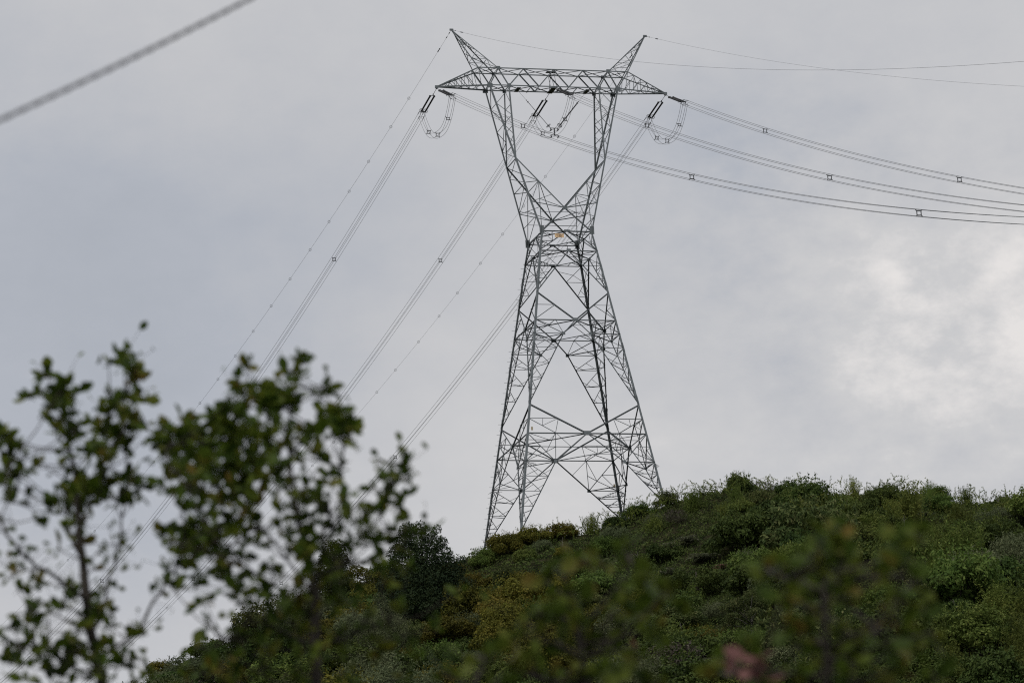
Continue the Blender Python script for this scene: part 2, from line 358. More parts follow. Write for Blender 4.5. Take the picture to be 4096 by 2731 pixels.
# horizontal plan frames
for z in (m1, k1, m2, k2, z3, zW, v1 * 0 + 0):
    if z <= 0: continue
    mb = MB(); h = hw(z); hy = h
    if z == zW: h, hy = xw, yw
    mid = [Vector((0, -hy, z)), Vector((h, 0, z)), Vector((0, hy, z)), Vector((-h, 0, z))]; up = Vector((0, 0, 1))
    if z in (m1, m2, z3, zW):
        for i in range(4):
            mb.angle(mid[i], mid[(i + 1) % 4], .09, up)
        for sx in (-1, 1):
            for sy in (-1, 1):
                q = Vector((sx * h / 2, sy * hy / 2, z + .02)); mb.angle(q, Vector((sx * h, sy * hy, z + .02)), .06, up)
                mb.angle(Vector((sx * h * .5, sy * hy, z + .03)), q, .05, up); mb.angle(Vector((sx * h, sy * hy * .5, z + .03)), q, .05, up)
        if z == m1: mb.angle(mid[0] + up * .04, mid[2] + up * .04, .08, up); mb.angle(mid[1] + up * .05, mid[3] + up * .05, .08, up)
    else:
        xk = xk1 if z == k1 else xk2
        for sx in (-1, 1):
            for sy in (-1, 1):
                a = Vector((sx * xk, sy * h, z)); b = Vector((sx * h, sy * xk, z)); mb = MB(); mb.angle(a, b, .09, up); mb.angle(l2v(a, b, .5) if False else (a + b) / 2 + up * .02, Vector((sx * h, sy * h, z + .02)), .05, up); mb.build('corner_brace', M['steel_shade'], tower)
        continue
    mb.build('plan_frame', M['steel_shade'], tower)
# lower legs: hip bracing between the kink members of neighbouring faces
for (sx, sy), zf in FOOT.items():
    for t in (.22, .45, .68):
        z = lerp(k1, zf, t); h = hw(z); x = lerp(xk1, hw(zf), t); a = Vector((sx * x, sy * h, z)); b = Vector((sx * h, sy * x, z - .25)); mb = MB(); mb.angle(a, b, .07, (0, 0, 1)); mb.build('hip_brace', M['steel_shade'], tower)
    for t in (.2, .42, .63, .85):
        z = lerp(k2, v1, t); h = hw(z); x = lerp(xk2, hw(v1), t); a = Vector((sx * x, sy * h, z)); b = Vector((sx * h, sy * x, z - .2)); mb = MB(); mb.angle(a, b, .06, (0, 0, 1)); mb.build('hip_brace', M['steel_shade'], tower)
# window: columns from waist to crossarm
def outer(s, sy, z):
    t = (z - zW) / (zB - zW); return Vector((s * lerp(xw, xbo, t), sy * lerp(yw, yb, t), z))
def yface(z): return lerp(yw, yb, (z - zW) / (zB - zW))
for s in (-1, 1):
    up_ = MB()
    E = {sy: outer(s, sy, zE) for sy in (-1, 1)}
    for sy in (-1, 1):
        n = Vector((0, sy, 0)); W_ = outer(s, sy, zW); Bo = outer(s, sy, zB); Bi = Vector((s * xbi, sy * yb, zB)); X = Vector((0, sy * yface(zX), zX))
        up_.angle(W_, Bo, .17, n, .016, s * sy); up_.angle(E[sy], Bi, .15, n, .016, s * sy)
        if s * sy < 0 or True:
            up_.angle(E[sy], X, .14, n, .016, s * sy); up_.angle(X + n * .02 * s, Vector((-s * xw, sy * yw, zW)) + n * .02 * s, .13, n, .016, s)
        # upper zigzag
        zs = [46.2, 44.6, 42.9, 41.3]
        po = [outer(s, sy, z) for z in (45.4, 43.3, 41.5)]
        pi = [E[sy].lerp(Bi, (z - zE) / (zB - zE)) for z in (47.0, 44.3, 42.4)]
        for a, b in ((pi[0], po[0]), (po[0], pi[1]), (pi[1], po[1]), (po[1], pi[2]), (pi[2], po[2])): up_.angle(a, b, .07, n)
        # lower V
        I1 = E[sy].lerp(X, .46); O1 = outer(s, sy, lerp(zE, zW, .34)); O2 = outer(s, sy, lerp(zE, zW, .60))
        up_.angle(I1, O1, .07, n); up_.angle(I1, W_ + n * .01, .08, n); up_.angle(I1, O2, .06, n); up_.angle(O2, X, .09, n)
        up_.angle(l2v_ := (I1 + E[sy]) / 2, outer(s, sy, lerp(zE, zW, .17)), .05, n) if False else None
        M_ = (I1 + W_) / 2; Vp = I1.lerp(W_, .36); up_.angle(Vp, X, .07, n); up_.angle((I1 + X) / 2, I1.lerp(W_, .36), .05, n)
        up_.angle(Vp, O2, .05, n)
        Zt = I1.lerp(W_, .62); up_.angle(Zt, Vector((0, Zt.y, Zt.z)), .05, n)
    # side faces (front to back)
    n = Vector((s, 0, 0))
    zz = [zW, 34.4, 36.0, 37.6, 39.0, zE, 41.5, 43.3, 45.4, zB]
    for i in range(len(zz) - 1):
        a = outer(s, -1 if i % 2 else 1, zz[i]); b = outer(s, 1 if i % 2 else -1, zz[i + 1]); up_.angle(a, b, .07, n)
    up_.angle(outer(s, -1, 34.4) , outer(s, 1, 34.4), .05, n); up_.angle(outer(s, -1, 37.6), outer(s, 1, 37.6), .06, n); up_.angle(E[-1], E[1], .09, n)
    for i, z in enumerate((41.5, 43.3, 45.4)):
        a = E[-1].lerp(Vector((s * xbi, -yb, zB)), (z - zE) / (zB - zE)); b = E[1].lerp(Vector((s * xbi, yb, zB)), (z + 1.7 - zE) / (zB - zE)) if z < 45 else Vector((s * xbi, yb, zB)); up_.angle(a, b, .06, n)
        q = E[1].lerp(Vector((s * xbi, yb, zB)), (z - zE) / (zB - zE)); up_.angle(a, q, .05, n)
    # big inner side diagonals
    Xf, Xb = Vector((0, -yface(zX), zX)), Vector((0, yface(zX), zX)); I1f = E[-1].lerp(Xf, .46); I1b = E[1].lerp(Xb, .46)
    up_.angle(I1f, Xb, .08, n); up_.angle(I1f, I1b, .06, n); up_.angle(E[1], I1f, .06, n)
    up_.build('window_column', M['steel'], tower)
    for sy in (-1, 1):
        for c_, a_, b_, d_ in ((Vector((s * xw, sy * (yw + .03), zW + .1)), .42, .022, .75), (Vector((s * (xw + .03), sy * (yw - .12), zW + .1)), .022, .4, .7), (Vector((s * xbo, sy * (yb + .03), zB - .05)), .5, .022, .42),
                               (Vector((s * xbi, sy * (yb + .03), zB - .02)), .36, .022, .4), (Vector((s * xti, sy * (yt + .03), zT)), .34, .022, .34)):
            g = MB(); g.box(c_, a_, b_, d_); g.build('joint_plate', M['steel'], tower)
for sy in (-1, 1):
    g = MB(); g.box(Vector((0, sy * (yface(zX) + .03), zX)), .42, .022, .36); g.build('joint_plate', M['steel'], tower)
    g = MB(); g.box(Vector((0, sy * (yw + .03), zW)), .55, .022, .22); g.build('joint_plate', M['steel'], tower)
# crossarm beam
cb = MB()
for sy in (-1, 1):
    n = Vector((0, sy, 0))
    cb.angle((-xto, sy * yt, zT), (xto, sy * yt, zT), .13, n); cb.angle((-xbo, sy * yb, zB), (xbo, sy * yb, zB), .13, n)
    bots = [-xbo, -xbi, -1.43, 1.43, xbi, xbo]; tops = [-xto, -xti, -2.85, 0, 2.85, xti, xto]
    for i, b in enumerate(bots):
        cb.angle((b, sy * (yb - .03), zB), (tops[i], sy * (yt - .03), zT), .12, n); cb.angle((b, sy * (yb - .03), zB), (tops[i + 1], sy * (yt - .03), zT), .12, n)
up = Vector((0, 0, 1))
tt = [-xto, -xti, -2.85, 0, 2.85, xti, xto]
for i in range(6):
    cb.angle((tt[i], -yt, zT), (tt[i + 1], yt, zT), .06, up); cb.angle((tt[i], yt, zT + .03), (tt[i + 1], -yt, zT + .03), .06, up)
bt = [-xbo, -xbi, -2.2, 0, 2.2, xbi, xbo]
for i in range(6):
    cb.angle((bt[i], -yb, zB), (bt[i + 1], yb, zB), .07, up); cb.angle((bt[i], yb, zB - .03), (bt[i + 1], -yb, zB - .03), .07, up)
for x in bt: cb.angle((x, -yb, zB - .05), (x, yb, zB - .05), .09 if abs(x) > 3 else .13, up)
for x in tt[1:-1]: cb.angle((x, -yt, zT + .05), (x, yt, zT + .05), .06, up)
for sy in (-1, 1): cb.angle((.0, sy * yb, zB), (.0, 0, zT), .06, (1, 0, 0)); cb.angle((.25, sy * yb, zB), (.0, sy * yt, zT), .05, (1, 0, 0))
cb.box((0, 0, zT + .03), .9, .5, .05); cb.box((0, 0, zB - .1), .5, 1.8, .06)
for s in (-1, 1): cb.box((s * 3.3, 0, zB - .12), .35, 1.2, .1)
cb.build('crossarm_beam', M['steel'], tower)
for s in (-1, 1):
    t_ = MB(); TP = Vector((s * xtip, 0, ztip)); n = Vector((0, 0, 1))
    for sy in (-1, 1):
        a, b = Vector((s * xbo, sy * yb, zB)), Vector((s * xto, sy * yt, zT)); nf = Vector((0, sy, 0)); e = Vector((0, sy * .06, 0))
        t_.angle(a, TP + e, .14, nf); t_.angle(b, TP + e, .12, nf)
        lo = [.0, .16, .32, .48, .63, .78, .9]; hi = [.0, .17, .34, .51, .66, .8]
        for i in range(6):
            t_.angle(a.lerp(TP, lo[i]), b.lerp(TP, hi[i]), .055, nf); t_.angle(b.lerp(TP, hi[i]), a.lerp(TP, lo[i + 1]), .055, nf)
    for i in range(6):
        a1, a2 = Vector((s * xbo, -yb, zB)), Vector((s * xbo, yb, zB)); b1, b2 = Vector((s * xto, -yt, zT)), Vector((s * xto, yt, zT))
        k = (i % 2) * 2 - 1; t0, t1 = i * .155, (i + 1) * .155
        P, Q = (a1, a2) if k > 0 else (a2, a1); t_.angle(P.lerp(TP, t0), Q.lerp(TP, t1), .055, n)
        P, Q = (b1, b2) if k > 0 else (b2, b1); t_.angle(P.lerp(TP, t0), Q.lerp(TP, t1), .05, n)
    t_.box(TP, .3, .16, .24); t_.box(TP - Vector((0, 0, .14)), .14, .3, .08)
    t_.build('crossarm_tip', M['steel'], tower)
    p_ = MB(); PK = Vector((s * xpk, 0, zpk))
    base = [Vector((s * xto, -yt, zT)), Vector((s * xti, -yt, zT)), Vector((s * xti, yt, zT)), Vector((s * xto, yt, zT))]; nf = [Vector((0, -1, 0)), Vector((-s, 0, .5)), Vector((0, 1, 0)), Vector((s, 0, .5))]
    for k in range(4):
        a, b = base[k], base[(k + 1) % 4]
        p_.angle(a, PK, .10, nf[k]); tl = [0, .24, .46, .66, .82]
        for i in range(4):
            u, w = (a, b) if i % 2 else (b, a); p_.angle(u.lerp(PK, tl[i]), w.lerp(PK, tl[i + 1]), .05, nf[k])
        for t in (.24, .66): p_.angle(a.lerp(PK, t), b.lerp(PK, t), .05, nf[k])
    p_.box(PK, .34, .14, .16)
    p_.build('earth_wire_peak', M['steel'], tower)
# number plate with its figures
pc = Vector((-.78, -(yw + .14), zW - .50))
pb = MB(); pb.box(pc, .86, .02, .36); plate = pb.build('number_plate', M['plate'], tower); plate['label'] = 'orange number plate reading 113'
def text_mesh(txt, size, loc, name, mat, parent, bold=0.0):
    cu = bpy.data.curves.new('t', 'FONT'); cu.body = txt; cu.size = size; cu.align_x = 'CENTER'; cu.align_y = 'CENTER'; cu.offset = bold; cu.extrude = .003
    o = bpy.data.objects.new('t', cu); COL.objects.link(o); bpy.context.view_layer.update()
    me = bpy.data.meshes.new_from_object(o.evaluated_get(bpy.context.evaluated_depsgraph_get())); bpy.data.objects.remove(o)
    me.materials.clear(); me.materials.append(mat); q = link(name, me, parent); q.location = loc; q.rotation_euler = (math.pi / 2, 0, 0); return q
text_mesh('113', .27, pc + Vector((0, -.016, -.055)), 'figures', M['ink'], plate, .006)
tb_ = MB(); tb_.box(pc + Vector((0, -.014, .085)), .62, .006, .014); tb_.box(pc + Vector((0, -.014, .125)), .1, .006, .016); tb_.build('small_lettering', M['ink'], plate)
for (x, y, z) in ((-hw(14.0) + .35, -hw(14.0) + 0, 13.6), (hw(9.4) - .5, hw(9.4), 11.0)):
    w_ = MB(); w_.box((x, y - .08, z), .17, .02, .32); w_.build('warning_plate', simple('yellowed_plate', (.45, .38, .25), .6), tower)
# anti-climbing spikes
for (sx, sy), zf in FOOT.items():
    z = k1 - .15; sp = MB(); c0 = Vector((sx * (hw(z) + .02), sy * (hw(z) + .02), z)); sp.tube([c0 - Vector((sx, 0, 0)), c0, c0 - Vector((0, sy, 0))], .014, 4)
    for i in range(6):
        a = Vector((sx * (hw(z) - .15 * i), sy * (hw(z) + .02), z)); sp.tube([a, a + Vector((.05 * sx, sy * .3, -.3))], .012, 4)
        a = Vector((sx * (hw(z) + .02), sy * (hw(z) - .15 * i), z)); sp.tube([a, a + Vector((sx * .35, .05 * sy, -.25))], .012, 4)
    sp.build('climbing_guard', M['hard'], tower)
# ------------------------------------------------------------------ line hardware
AZF, AZN = -.3469, -.2527
ATT = {'L': (-xtip, 0, ztip - .15), 'M': (0, 0, zB - .1), 'R': (xtip, 0, ztip - .15), 'SL': (-xpk, 0, zpk), 'SR': (xpk, 0, zpk)}
PATH = {('L', 1): (-.23731, .000609), ('M', 1): (-.23027, .000569), ('R', 1): (-.22324, .00052), ('SL', 1): (-.201737, .000505), ('SR', 1): (-.201279, .000493),
        ('L', -1): (-.438607, .000467), ('M', -1): (-.444683, .000502), ('R', -1): (-.436507, .000466), ('SL', -1): (-.394182, .000362), ('SR', -1): (-.398495, .000333)}
def pdir(sg): az = AZF if sg > 0 else AZN; return Vector((math.sin(az) * sg, math.cos(az) * sg, 0))
def ppt(k, sg, s):
    x, y, z = ATT[k]
    if k == 'M': y = sg * yb
    q = tw((x, y, z)); a, b = PATH[(k, sg)]; d = pdir(sg); return q + d * s + Vector((0, 0, a * s + b * s * s))
NAMEK = {'L': 'left', 'M': 'middle', 'R': 'right'}
H4 = [(-.228, .228), (.228, .228), (-.228, -.228), (.228, -.228)]
SE = {1: 4.6, -1: 5.9}
def spacer(parent, c, side, upv, size=.228, nm='spacer'):
    mb = MB(); r = .034; q = size * .62
    cs = [c + side * (a * q) + upv * (b * q) for a, b in ((-1, 1), (1, 1), (1, -1), (-1, -1))]
    for i in range(4): mb.tube([cs[i], cs[(i + 1) % 4]], r, 5)
    for i, (a, b) in enumerate(((-1, 1), (1, 1), (1, -1), (-1, -1))): mb.tube([cs[i], c + side * (a * size) + upv * (b * size)], r * .9, 5)
    return mb.build(nm, M['hard'], parent)
SPC = {('L', 1): [33.4, 81, 128.35, 168.9, 213], ('M', 1): [33.35, 83.6, 128.25, 168.25, 212], ('R', 1): [34.45, 85.15, 130.4, 175], ('L', -1): [30.45, 78.65, 127.1, 176, 225], ('M', -1): [29.6, 77.05, 126, 175], ('R', -1): [29.35, 76.15, 125, 174]}
SIDETXT = {(k, sg): NAMEK[k] + (' crossarm tip' if k != 'M' else '') for k in 'LMR' for sg in (1, -1)}
WHERE = {('L', 1): 'from the left crossarm tip down to the lower left', ('M', 1): 'from the tower middle down to the lower left', ('R', 1): 'from the right crossarm tip behind the tower to the lower left',
         ('L', -1): 'lowest of three leaving right, from the left crossarm tip', ('M', -1): 'middle of three leaving right, from inside the tower window', ('R', -1): 'topmost of three leaving right, from the right crossarm tip'}
YOKE = {}
for k in 'LMR':
    for sg in (1, -1):
        e = empty('conductor_bundle', ppt(k, sg, SE[sg])); inv = Matrix.Translation(-e.location)
        tag(e, 'four thin wires, ' + WHERE[(k, sg)], 'power lines', 'four wire conductor bundles of the line')
        side = pdir(sg).cross(Vector((0, 0, 1))); upv = Vector((0, 0, 1))
        smax = 420 if sg > 0 else 370
        ss = np.unique(np.concatenate([np.linspace(SE[sg], 40, 15), np.linspace(40, smax, 90)]))
        for (a, b) in H4:
            mb = MB()
            mb.tube([ppt(k, sg, s) + side * a + upv * b - e.location for s in ss], .0135 if sg > 0 else .016, 5); mb.build('conductor', M['wire'], e)
        for s in SPC[(k, sg)]: spacer(e, ppt(k, sg, s) - e.location, side, upv)
        # double tension insulator string
        A0 = ppt(k, sg, 0); E0 = ppt(k, sg, SE[sg]); d = (E0 - A0); Ln = d.length; d.normalize(); u2 = side.cross(d).normalized(); 
        if u2.z < 0: u2 = -u2
        st = empty('insulator_string', A0)
        tag(st, {('L', 1): 'black double insulator string at the left crossarm tip slanting down left', ('L', -1): 'foreshortened black double insulator string under the left crossarm tip pointing right',
                 ('M', 1): 'black double insulator string below the beam middle slanting down left inside the window', ('M', -1): 'foreshortened black double insulator string lying just under the beam middle',
                 ('R', 1): 'black double insulator string below the right crossarm tip slanting down left', ('R', -1): 'foreshortened black double insulator string beyond the right crossarm tip'}[(k, sg)], 'insulator', 'double tension insulator strings')
        l0, l1 = Ln * .30, Ln * .90
        mb = MB(); mb.tube([d * .05, d * (l0 - .12)], .022, 6); mb.box(d * (l0 - .3), .09, .09, .12); mb.build('link', M['hard'], st)
        mb = MB(); mb.tube([d * (l0 - .1) - side * .24, d * (l0 - .1) + side * .24], .032, 5); mb.tube([d * (l0 - .1) - side * .22, d * l0 - side * .2], .03, 5); mb.tube([d * (l0 - .1) + side * .22, d * l0 + side * .2], .03, 5); mb.build('yoke_plate', M['hard'], st)
        for q in (-1, 1):
            mb = MB(); pts = []; rr = []; nS = 44
            for i in range(nS + 1):
                t = i / nS; pts.append(d * lerp(l0, l1, t) + side * (.2 * q)); rr.append(.088 if i % 2 else .05)
            mb.tube(pts, rr, 8); rod = mb.build('insulator_rod', M['insul'], st)
            mb = MB(); mb.ring(d * (l0 + .02) + side * (.2 * q), d, .09, .022, 12); mb.build('end_ring', M['hard'], rod)
            mb = MB(); mb.ring(d * (l1 - .12) + side * (.2 * q), (d * .75 + side * .5 * q + u2 * .2), .2, .02, 20, .86, .6); mb.ring(d * (l1 - .05) + side * (.2 * q) + u2 * .12, (u2 * .9 + d * .3), .17, .016, 18, .9); mb.build('grading_ring', M['hard'], rod)
        mb = MB(); mb.tube([d * l1 - side * .26, d * l1 + side * .26], .045, 6); mb.tube([d * (l1 + .05) - side * .26, d * (l1 + .05) + side * .26], .03, 6)
        for (a, b) in H4:
            mb.tube([d * l1 + side * a * .9, E0 - A0 + side * a + upv * b], .02, 5)
            mb.tube([E0 - A0 + side * a + upv * b, ppt(k, sg, SE[sg] + .5) - A0 + side * a + upv * b], .032, 6)
        mb.tube([E0 - A0 - side * .228 - upv * .228, E0 - A0 + side * .228 - upv * .228], .015, 5)
        mb.build('clamp', M['hard'], st)
        YOKE[(k, sg)] = (E0 + d * .05, side)
    # jumper loop under the arm
    (P1, s1), (P2, s2) = YOKE[(k, 1)], YOKE[(k, -1)]
    jl = empty('jumper_loop', P1)
    tag(jl, {'L': 'hanging U shaped loop of four wires below the left crossarm tip', 'M': 'hanging loop of four wires in the tower window held by two insulators', 'R': 'hanging U shaped loop of four wires below the right crossarm tip'}[k], 'jumper wires', 'jumper loops below the crossarm')
    zlow = min(P1.z, P2.z) - (2.05 if k != 'M' else 1.7)
    def jp(t, a, b):
        p = P1.lerp(P2, t); top_ = lerp(P1.z, P2.z, t)
        x = 2 * t - 1; shape = (1 - abs(x) ** 2.6)
        z = top_ - (lerp(P1.z, P2.z, .5) - zlow) * shape
        return Vector((p.x, p.y, z)) - P1 + s1 * a * (1 + .1 * math.sin(t * 9)) + Vector((0, 0, b)) * (1 if .1 < t < .9 else .8) - s1 * 0
    for (a, b) in H4:
        mb = MB(); a_, b_ = a * 1.0, b
        pts = []
        for i in range(33):
            t = i / 32; x = 2 * t - 1
            # the bundle square turns so that it stays across the loop
            tan = Vector((P2.x - P1.x, P2.y - P1.y, 0)); tl = tan.length; slope = (lerp(P1.z, P2.z, .5) - zlow) * 2.6 * 2 / max(tl, .1) * abs(x) ** 1.6 * (1 if x > 0 else -1)
            T_ = (tan.normalized() + Vector((0, 0, slope))).normalized(); N_ = T_.cross(s1).normalized(); N_ = N_ if N_.dot(Vector((0, 0, 1))) > 0 or abs(slope) > 5 else -N_
            pts.append(jp(t, 0, 0) + s1 * a + (N_ if N_.z >= 0 else -N_) * b * (1.0))
        mb.tube(pts, .015, 5); mb.build('jumper_cable', M['wire'], jl)
    for t in ((.2, .48, .83) if k != 'M' else (.22, .8)):
        p0 = jp(t, 0, 0); p1 = jp(t + .02, 0, 0); tn = (p1 - p0).normalized(); n_2 = tn.cross(s1).normalized(); spacer(jl, p0, s1, n_2)
    if k == 'M': JM = (P1 + jp(.52, 0, 0), s1)
# suspension insulators holding the middle jumper
cx, sd_ = JM
for i, s in enumerate((-1, 1)):
    top = tw((s * 3.3, 0, zB - .15)); endp = cx + Vector((s * .32, 0, .42)); dv = endp - top; Lg = dv.length; dn_ = dv.normalized()
    st = empty('suspension_insulator', top)
    tag(st, ('thin grey rod insulator slanting down right from the beam to the middle jumper', 'thick black ribbed insulator slanting down left from the beam to the middle jumper')[i], 'insulator')
    f0 = .30
    mb = MB(); mb.tube([(0, 0, 0), dn_ * Lg * f0], .012, 5); mb.box(dn_ * Lg * f0 * .9, .08, .08, .08); mb.build('link', M['hard'], st)
    mb = MB(); nS = 60; mb.tube([dn_ * Lg * lerp(f0, .93, q / nS) for q in range(nS + 1)], [((.034, .02) if i == 0 else (.068, .036))[q % 2] for q in range(nS + 1)], 8); rod = mb.build('insulator_rod', M['insul'] if i else M['hard'], st)
    mb = MB(); mb.ring(dn_ * Lg * (f0 + .01), dn_, .085, .016, 12); mb.build('end_ring', M['hard'], rod)
    mb = MB(); mb.ring(dn_ * Lg * .93, dn_, .22, .028, 20); mb.tube([dn_ * Lg * .93 - dn_.orthogonal().normalized() * .22, dn_ * Lg * .93 + dn_.orthogonal().normalized() * .22], .02, 5); mb.build('grading_ring', M['hard'], rod)
    mb = MB(); mb.tube([dn_ * Lg * .92, dn_ * Lg], .03, 6); mb.build('clamp', M['hard'], st)
cl = MB(); px = Vector((CY, SY, 0))
for z in (.42, -.25): cl.tube([px * -.34 + Vector((0, 0, z)), px * .34 + Vector((0, 0, z))], .035, 6)
cl.tube([(0, 0, .42), (0, 0, -.25)], .06, 6)
for a in (-1, 1):
    for z in (.42, -.25): cl.tube([px * (a * .34) + Vector((0, 0, z)), px * (a * .34) + Vector((0, 0, z - .2))], .05, 6); cl.tube([px * (a * .34) + Vector((0, 0, z - .2)) - sd_.cross(Vector((0, 0, 1))) * .22, px * (a * .34) + Vector((0, 0, z - .2)) + sd_.cross(Vector((0, 0, 1))) * .22], .045, 6)
c_ = cl.build('jumper_clamp', M['hard']); c_.location = cx; tag(c_, 'H shaped metal clamp joining the two slanting insulators to the middle jumper', 'clamp')
# earth wires and their bird diverters
DIV = {('SL', 1): [13.2, 19.0, 26.35, 32.95, 39.95, 46.7, 54.05, 61.15, 68.1, 75.2, 82.2, 89.7, 97.3, 103.6, 109.85, 123.6, 137.75, 151.25, 165.95, 180.95],
       ('SR', 1): [12.6, 19.95, 28.65, 35.4, 42.0, 49.2, 56.85, 63.1, 70.3, 78.6, 85.45, 93.6, 102, 110.5, 119.2, 125.7, 132.55, 147, 161.25, 175.8, 189.4, 202.55], ('SL', -1): [], ('SR', -1): []}
WS = {('SL', 1): 'thin earth wire with ring markers from the left peak to the lower left', ('SR', 1): 'faint earth wire with ring markers from the right peak down behind the tower window',
      ('SL', -1): 'thin earth wire from the left peak sagging then rising to the right edge', ('SR', -1): 'thin earth wire falling from the right peak to the right edge'}
for (k, sg), dl in DIV.items():
    e = empty('earth_wire', ppt(k, sg, 0)); tag(e, WS[(k, sg)], 'earth wire', 'earth wires on the tower peaks')
    mb = MB(); mb.tube([ppt(k, sg, s) - e.location for s in np.concatenate([np.linspace(0, 40, 14), np.linspace(45, 420 if sg > 0 else 370, 80)])], .0085 if k == 'SR' else .010, 5); mb.build('wire', M['wire'], e)
    mb = MB()
    for s in (.5, 1.3, 3.5, 3.9): c = ppt(k, sg, s) - e.location; dd = (ppt(k, sg, s + .3) - ppt(k, sg, s)).normalized(); mb.tube([c, c + dd * .25], .04 if s < 3 else .05, 6)
    mb.build('dead_end_clamp', M['hard'], e)
    for i, s in enumerate(dl):
        c = ppt(k, sg, s) - e.location; dd = (ppt(k, sg, s + .3) - ppt(k, sg, s)).normalized(); mb = MB()
        mb.ring(c - dd * .06, dd, .13, .009, 18); mb.ring(c + dd * .06, dd + Vector((0, 0, .25)), .12, .009, 18); mb.build('bird_diverter', M['hard'] if (k == 'SL') else M['wire'], e)
# ------------------------------------------------------------------ near service cable (twisted pair)
cA, cB = at(-30, 494, 8.0), at(1015, -12, 9.1); dC = cB - cA
mb = MB()
for ph in (0, math.pi):
    pts = []
    for i in range(-1200, 1400):
        t = i / 110.0; c = cA + dC * t + Vector((0, 0, .02 * (t - .5) ** 2 - .005)); sl = t * dC.length / .137 * 2 * math.pi + ph
        a = dC.normalized(); n1_ = Vector((0, 0, 1)); n1_ = (n1_ - a * n1_.dot(a)).normalized(); n2_ = a.cross(n1_)
        pts.append(c + (n1_ * math.cos(sl) + n2_ * math.sin(sl)) * (.0016 + .0003 * math.sin(i * .021)))
    mb.tube(pts, .0031, 6)
cab = mb.build('overhead_cable', M['cable']); tag(cab, 'blurred thick grey twisted cable crossing the top left corner of the sky', 'cable')
# ------------------------------------------------------------------ foliage kit
def quads(P, Nn, A, l, w):
    """leaf diamonds: P centres, Nn normals, A long axes, l and w sizes -> verts, quads"""
    A = A - Nn * (A * Nn).sum(1, keepdims=True); A /= np.linalg.norm(A, axis=1, keepdims=True) + 1e-9
    B = np.cross(Nn, A); l = np.asarray(l)[:, None]; w = np.asarray(w)[:, None]
    v = np.stack([P - A * l * .5, P + B * w * .5 - A * l * .05 + Nn * w * .12, P + A * l * .5, P - B * w * .5 - A * l * .05 + Nn * w * .12], 1).reshape(-1, 3)
    return v, np.arange(len(P) * 4).reshape(-1, 4)
def unit(n, rng): v = rng.normal(size=(n, 3)); return v / np.linalg.norm(v, axis=1, keepdims=True)
def lobed(rng, lobes, nleaf, leaf, flat=.7, droop=0.0, ratio=.55, updown=.35, shell=(.72, 1.06)):
    w = np.array([r ** 2 for *_, r in lobes]); w = w / w.sum(); idx = rng.choice(len(lobes), nleaf, p=w)
    C = np.array([l[:3] for l in lobes])[idx]; R = np.array([l[3] for l in lobes])[idx]
    d = unit(nleaf, rng); d[:, 2] = d[:, 2] * .85 + updown * .5; d /= np.linalg.norm(d, axis=1, keepdims=True)
    rr = R * rng.uniform(shell[0], shell[1], nleaf) * (1 + .10 * np.sin(d[:, 0] * 9 + C[:, 0] * 5) * np.sin(d[:, 2] * 8))
    P = C + d * rr[:, None] * np.array([1, 1, flat]); Nn = d * .8 + unit(nleaf, rng) * .75; Nn[:, 2] += .25; Nn /= np.linalg.norm(Nn, axis=1, keepdims=True)
    A = unit(nleaf, rng); A[:, 2] -= droop; l = leaf * rng.uniform(.6, 1.35, nleaf)
    P = P[:]; keep = P[:, 2] > .02
    return P[keep], Nn[keep], A[keep], l[keep], (l * ratio)[keep]
def lobes_round(rng, R, H, n, lr):
    o = [(0, 0, H * .42, min(R, H) * .52)]
    for i in range(n):
        a = rng.uniform(0, 2 * math.pi); e = rng.uniform(.05, 1.0); q = math.sqrt(max(0, 1 - (e * .9) ** 2)) * rng.uniform(.6, .95)
        o.append((math.cos(a) * R * q, math.sin(a) * R * q, H * (.22 + .62 * e) * rng.uniform(.85, 1.0), lr * rng.uniform(.7, 1.3)))
    return o
def stems(rng, H, R, n, r0, mat, nm='stem'):
    mb = MB()
    for i in range(n):
        a = rng.uniform(0, 6.28); q = R * rng.uniform(.2, .75); hh = H * rng.uniform(.55, .9)
        p0 = Vector((math.cos(a) * .08, math.sin(a) * .08, -.5)); p3 = Vector((math.cos(a) * q, math.sin(a) * q, hh)); pts = []
        for j in range(6):
            t = j / 5; p = p0.lerp(p3, t); p.x *= t ** .5 * .6 + .4; p.y *= t ** .5 * .6 + .4; pts.append(p + Vector((rng.normal() * .03, rng.normal() * .03, 0)))
        mb.tube(pts, [r0 * (1 - .8 * j / 5) for j in range(6)], 5)
    return mb
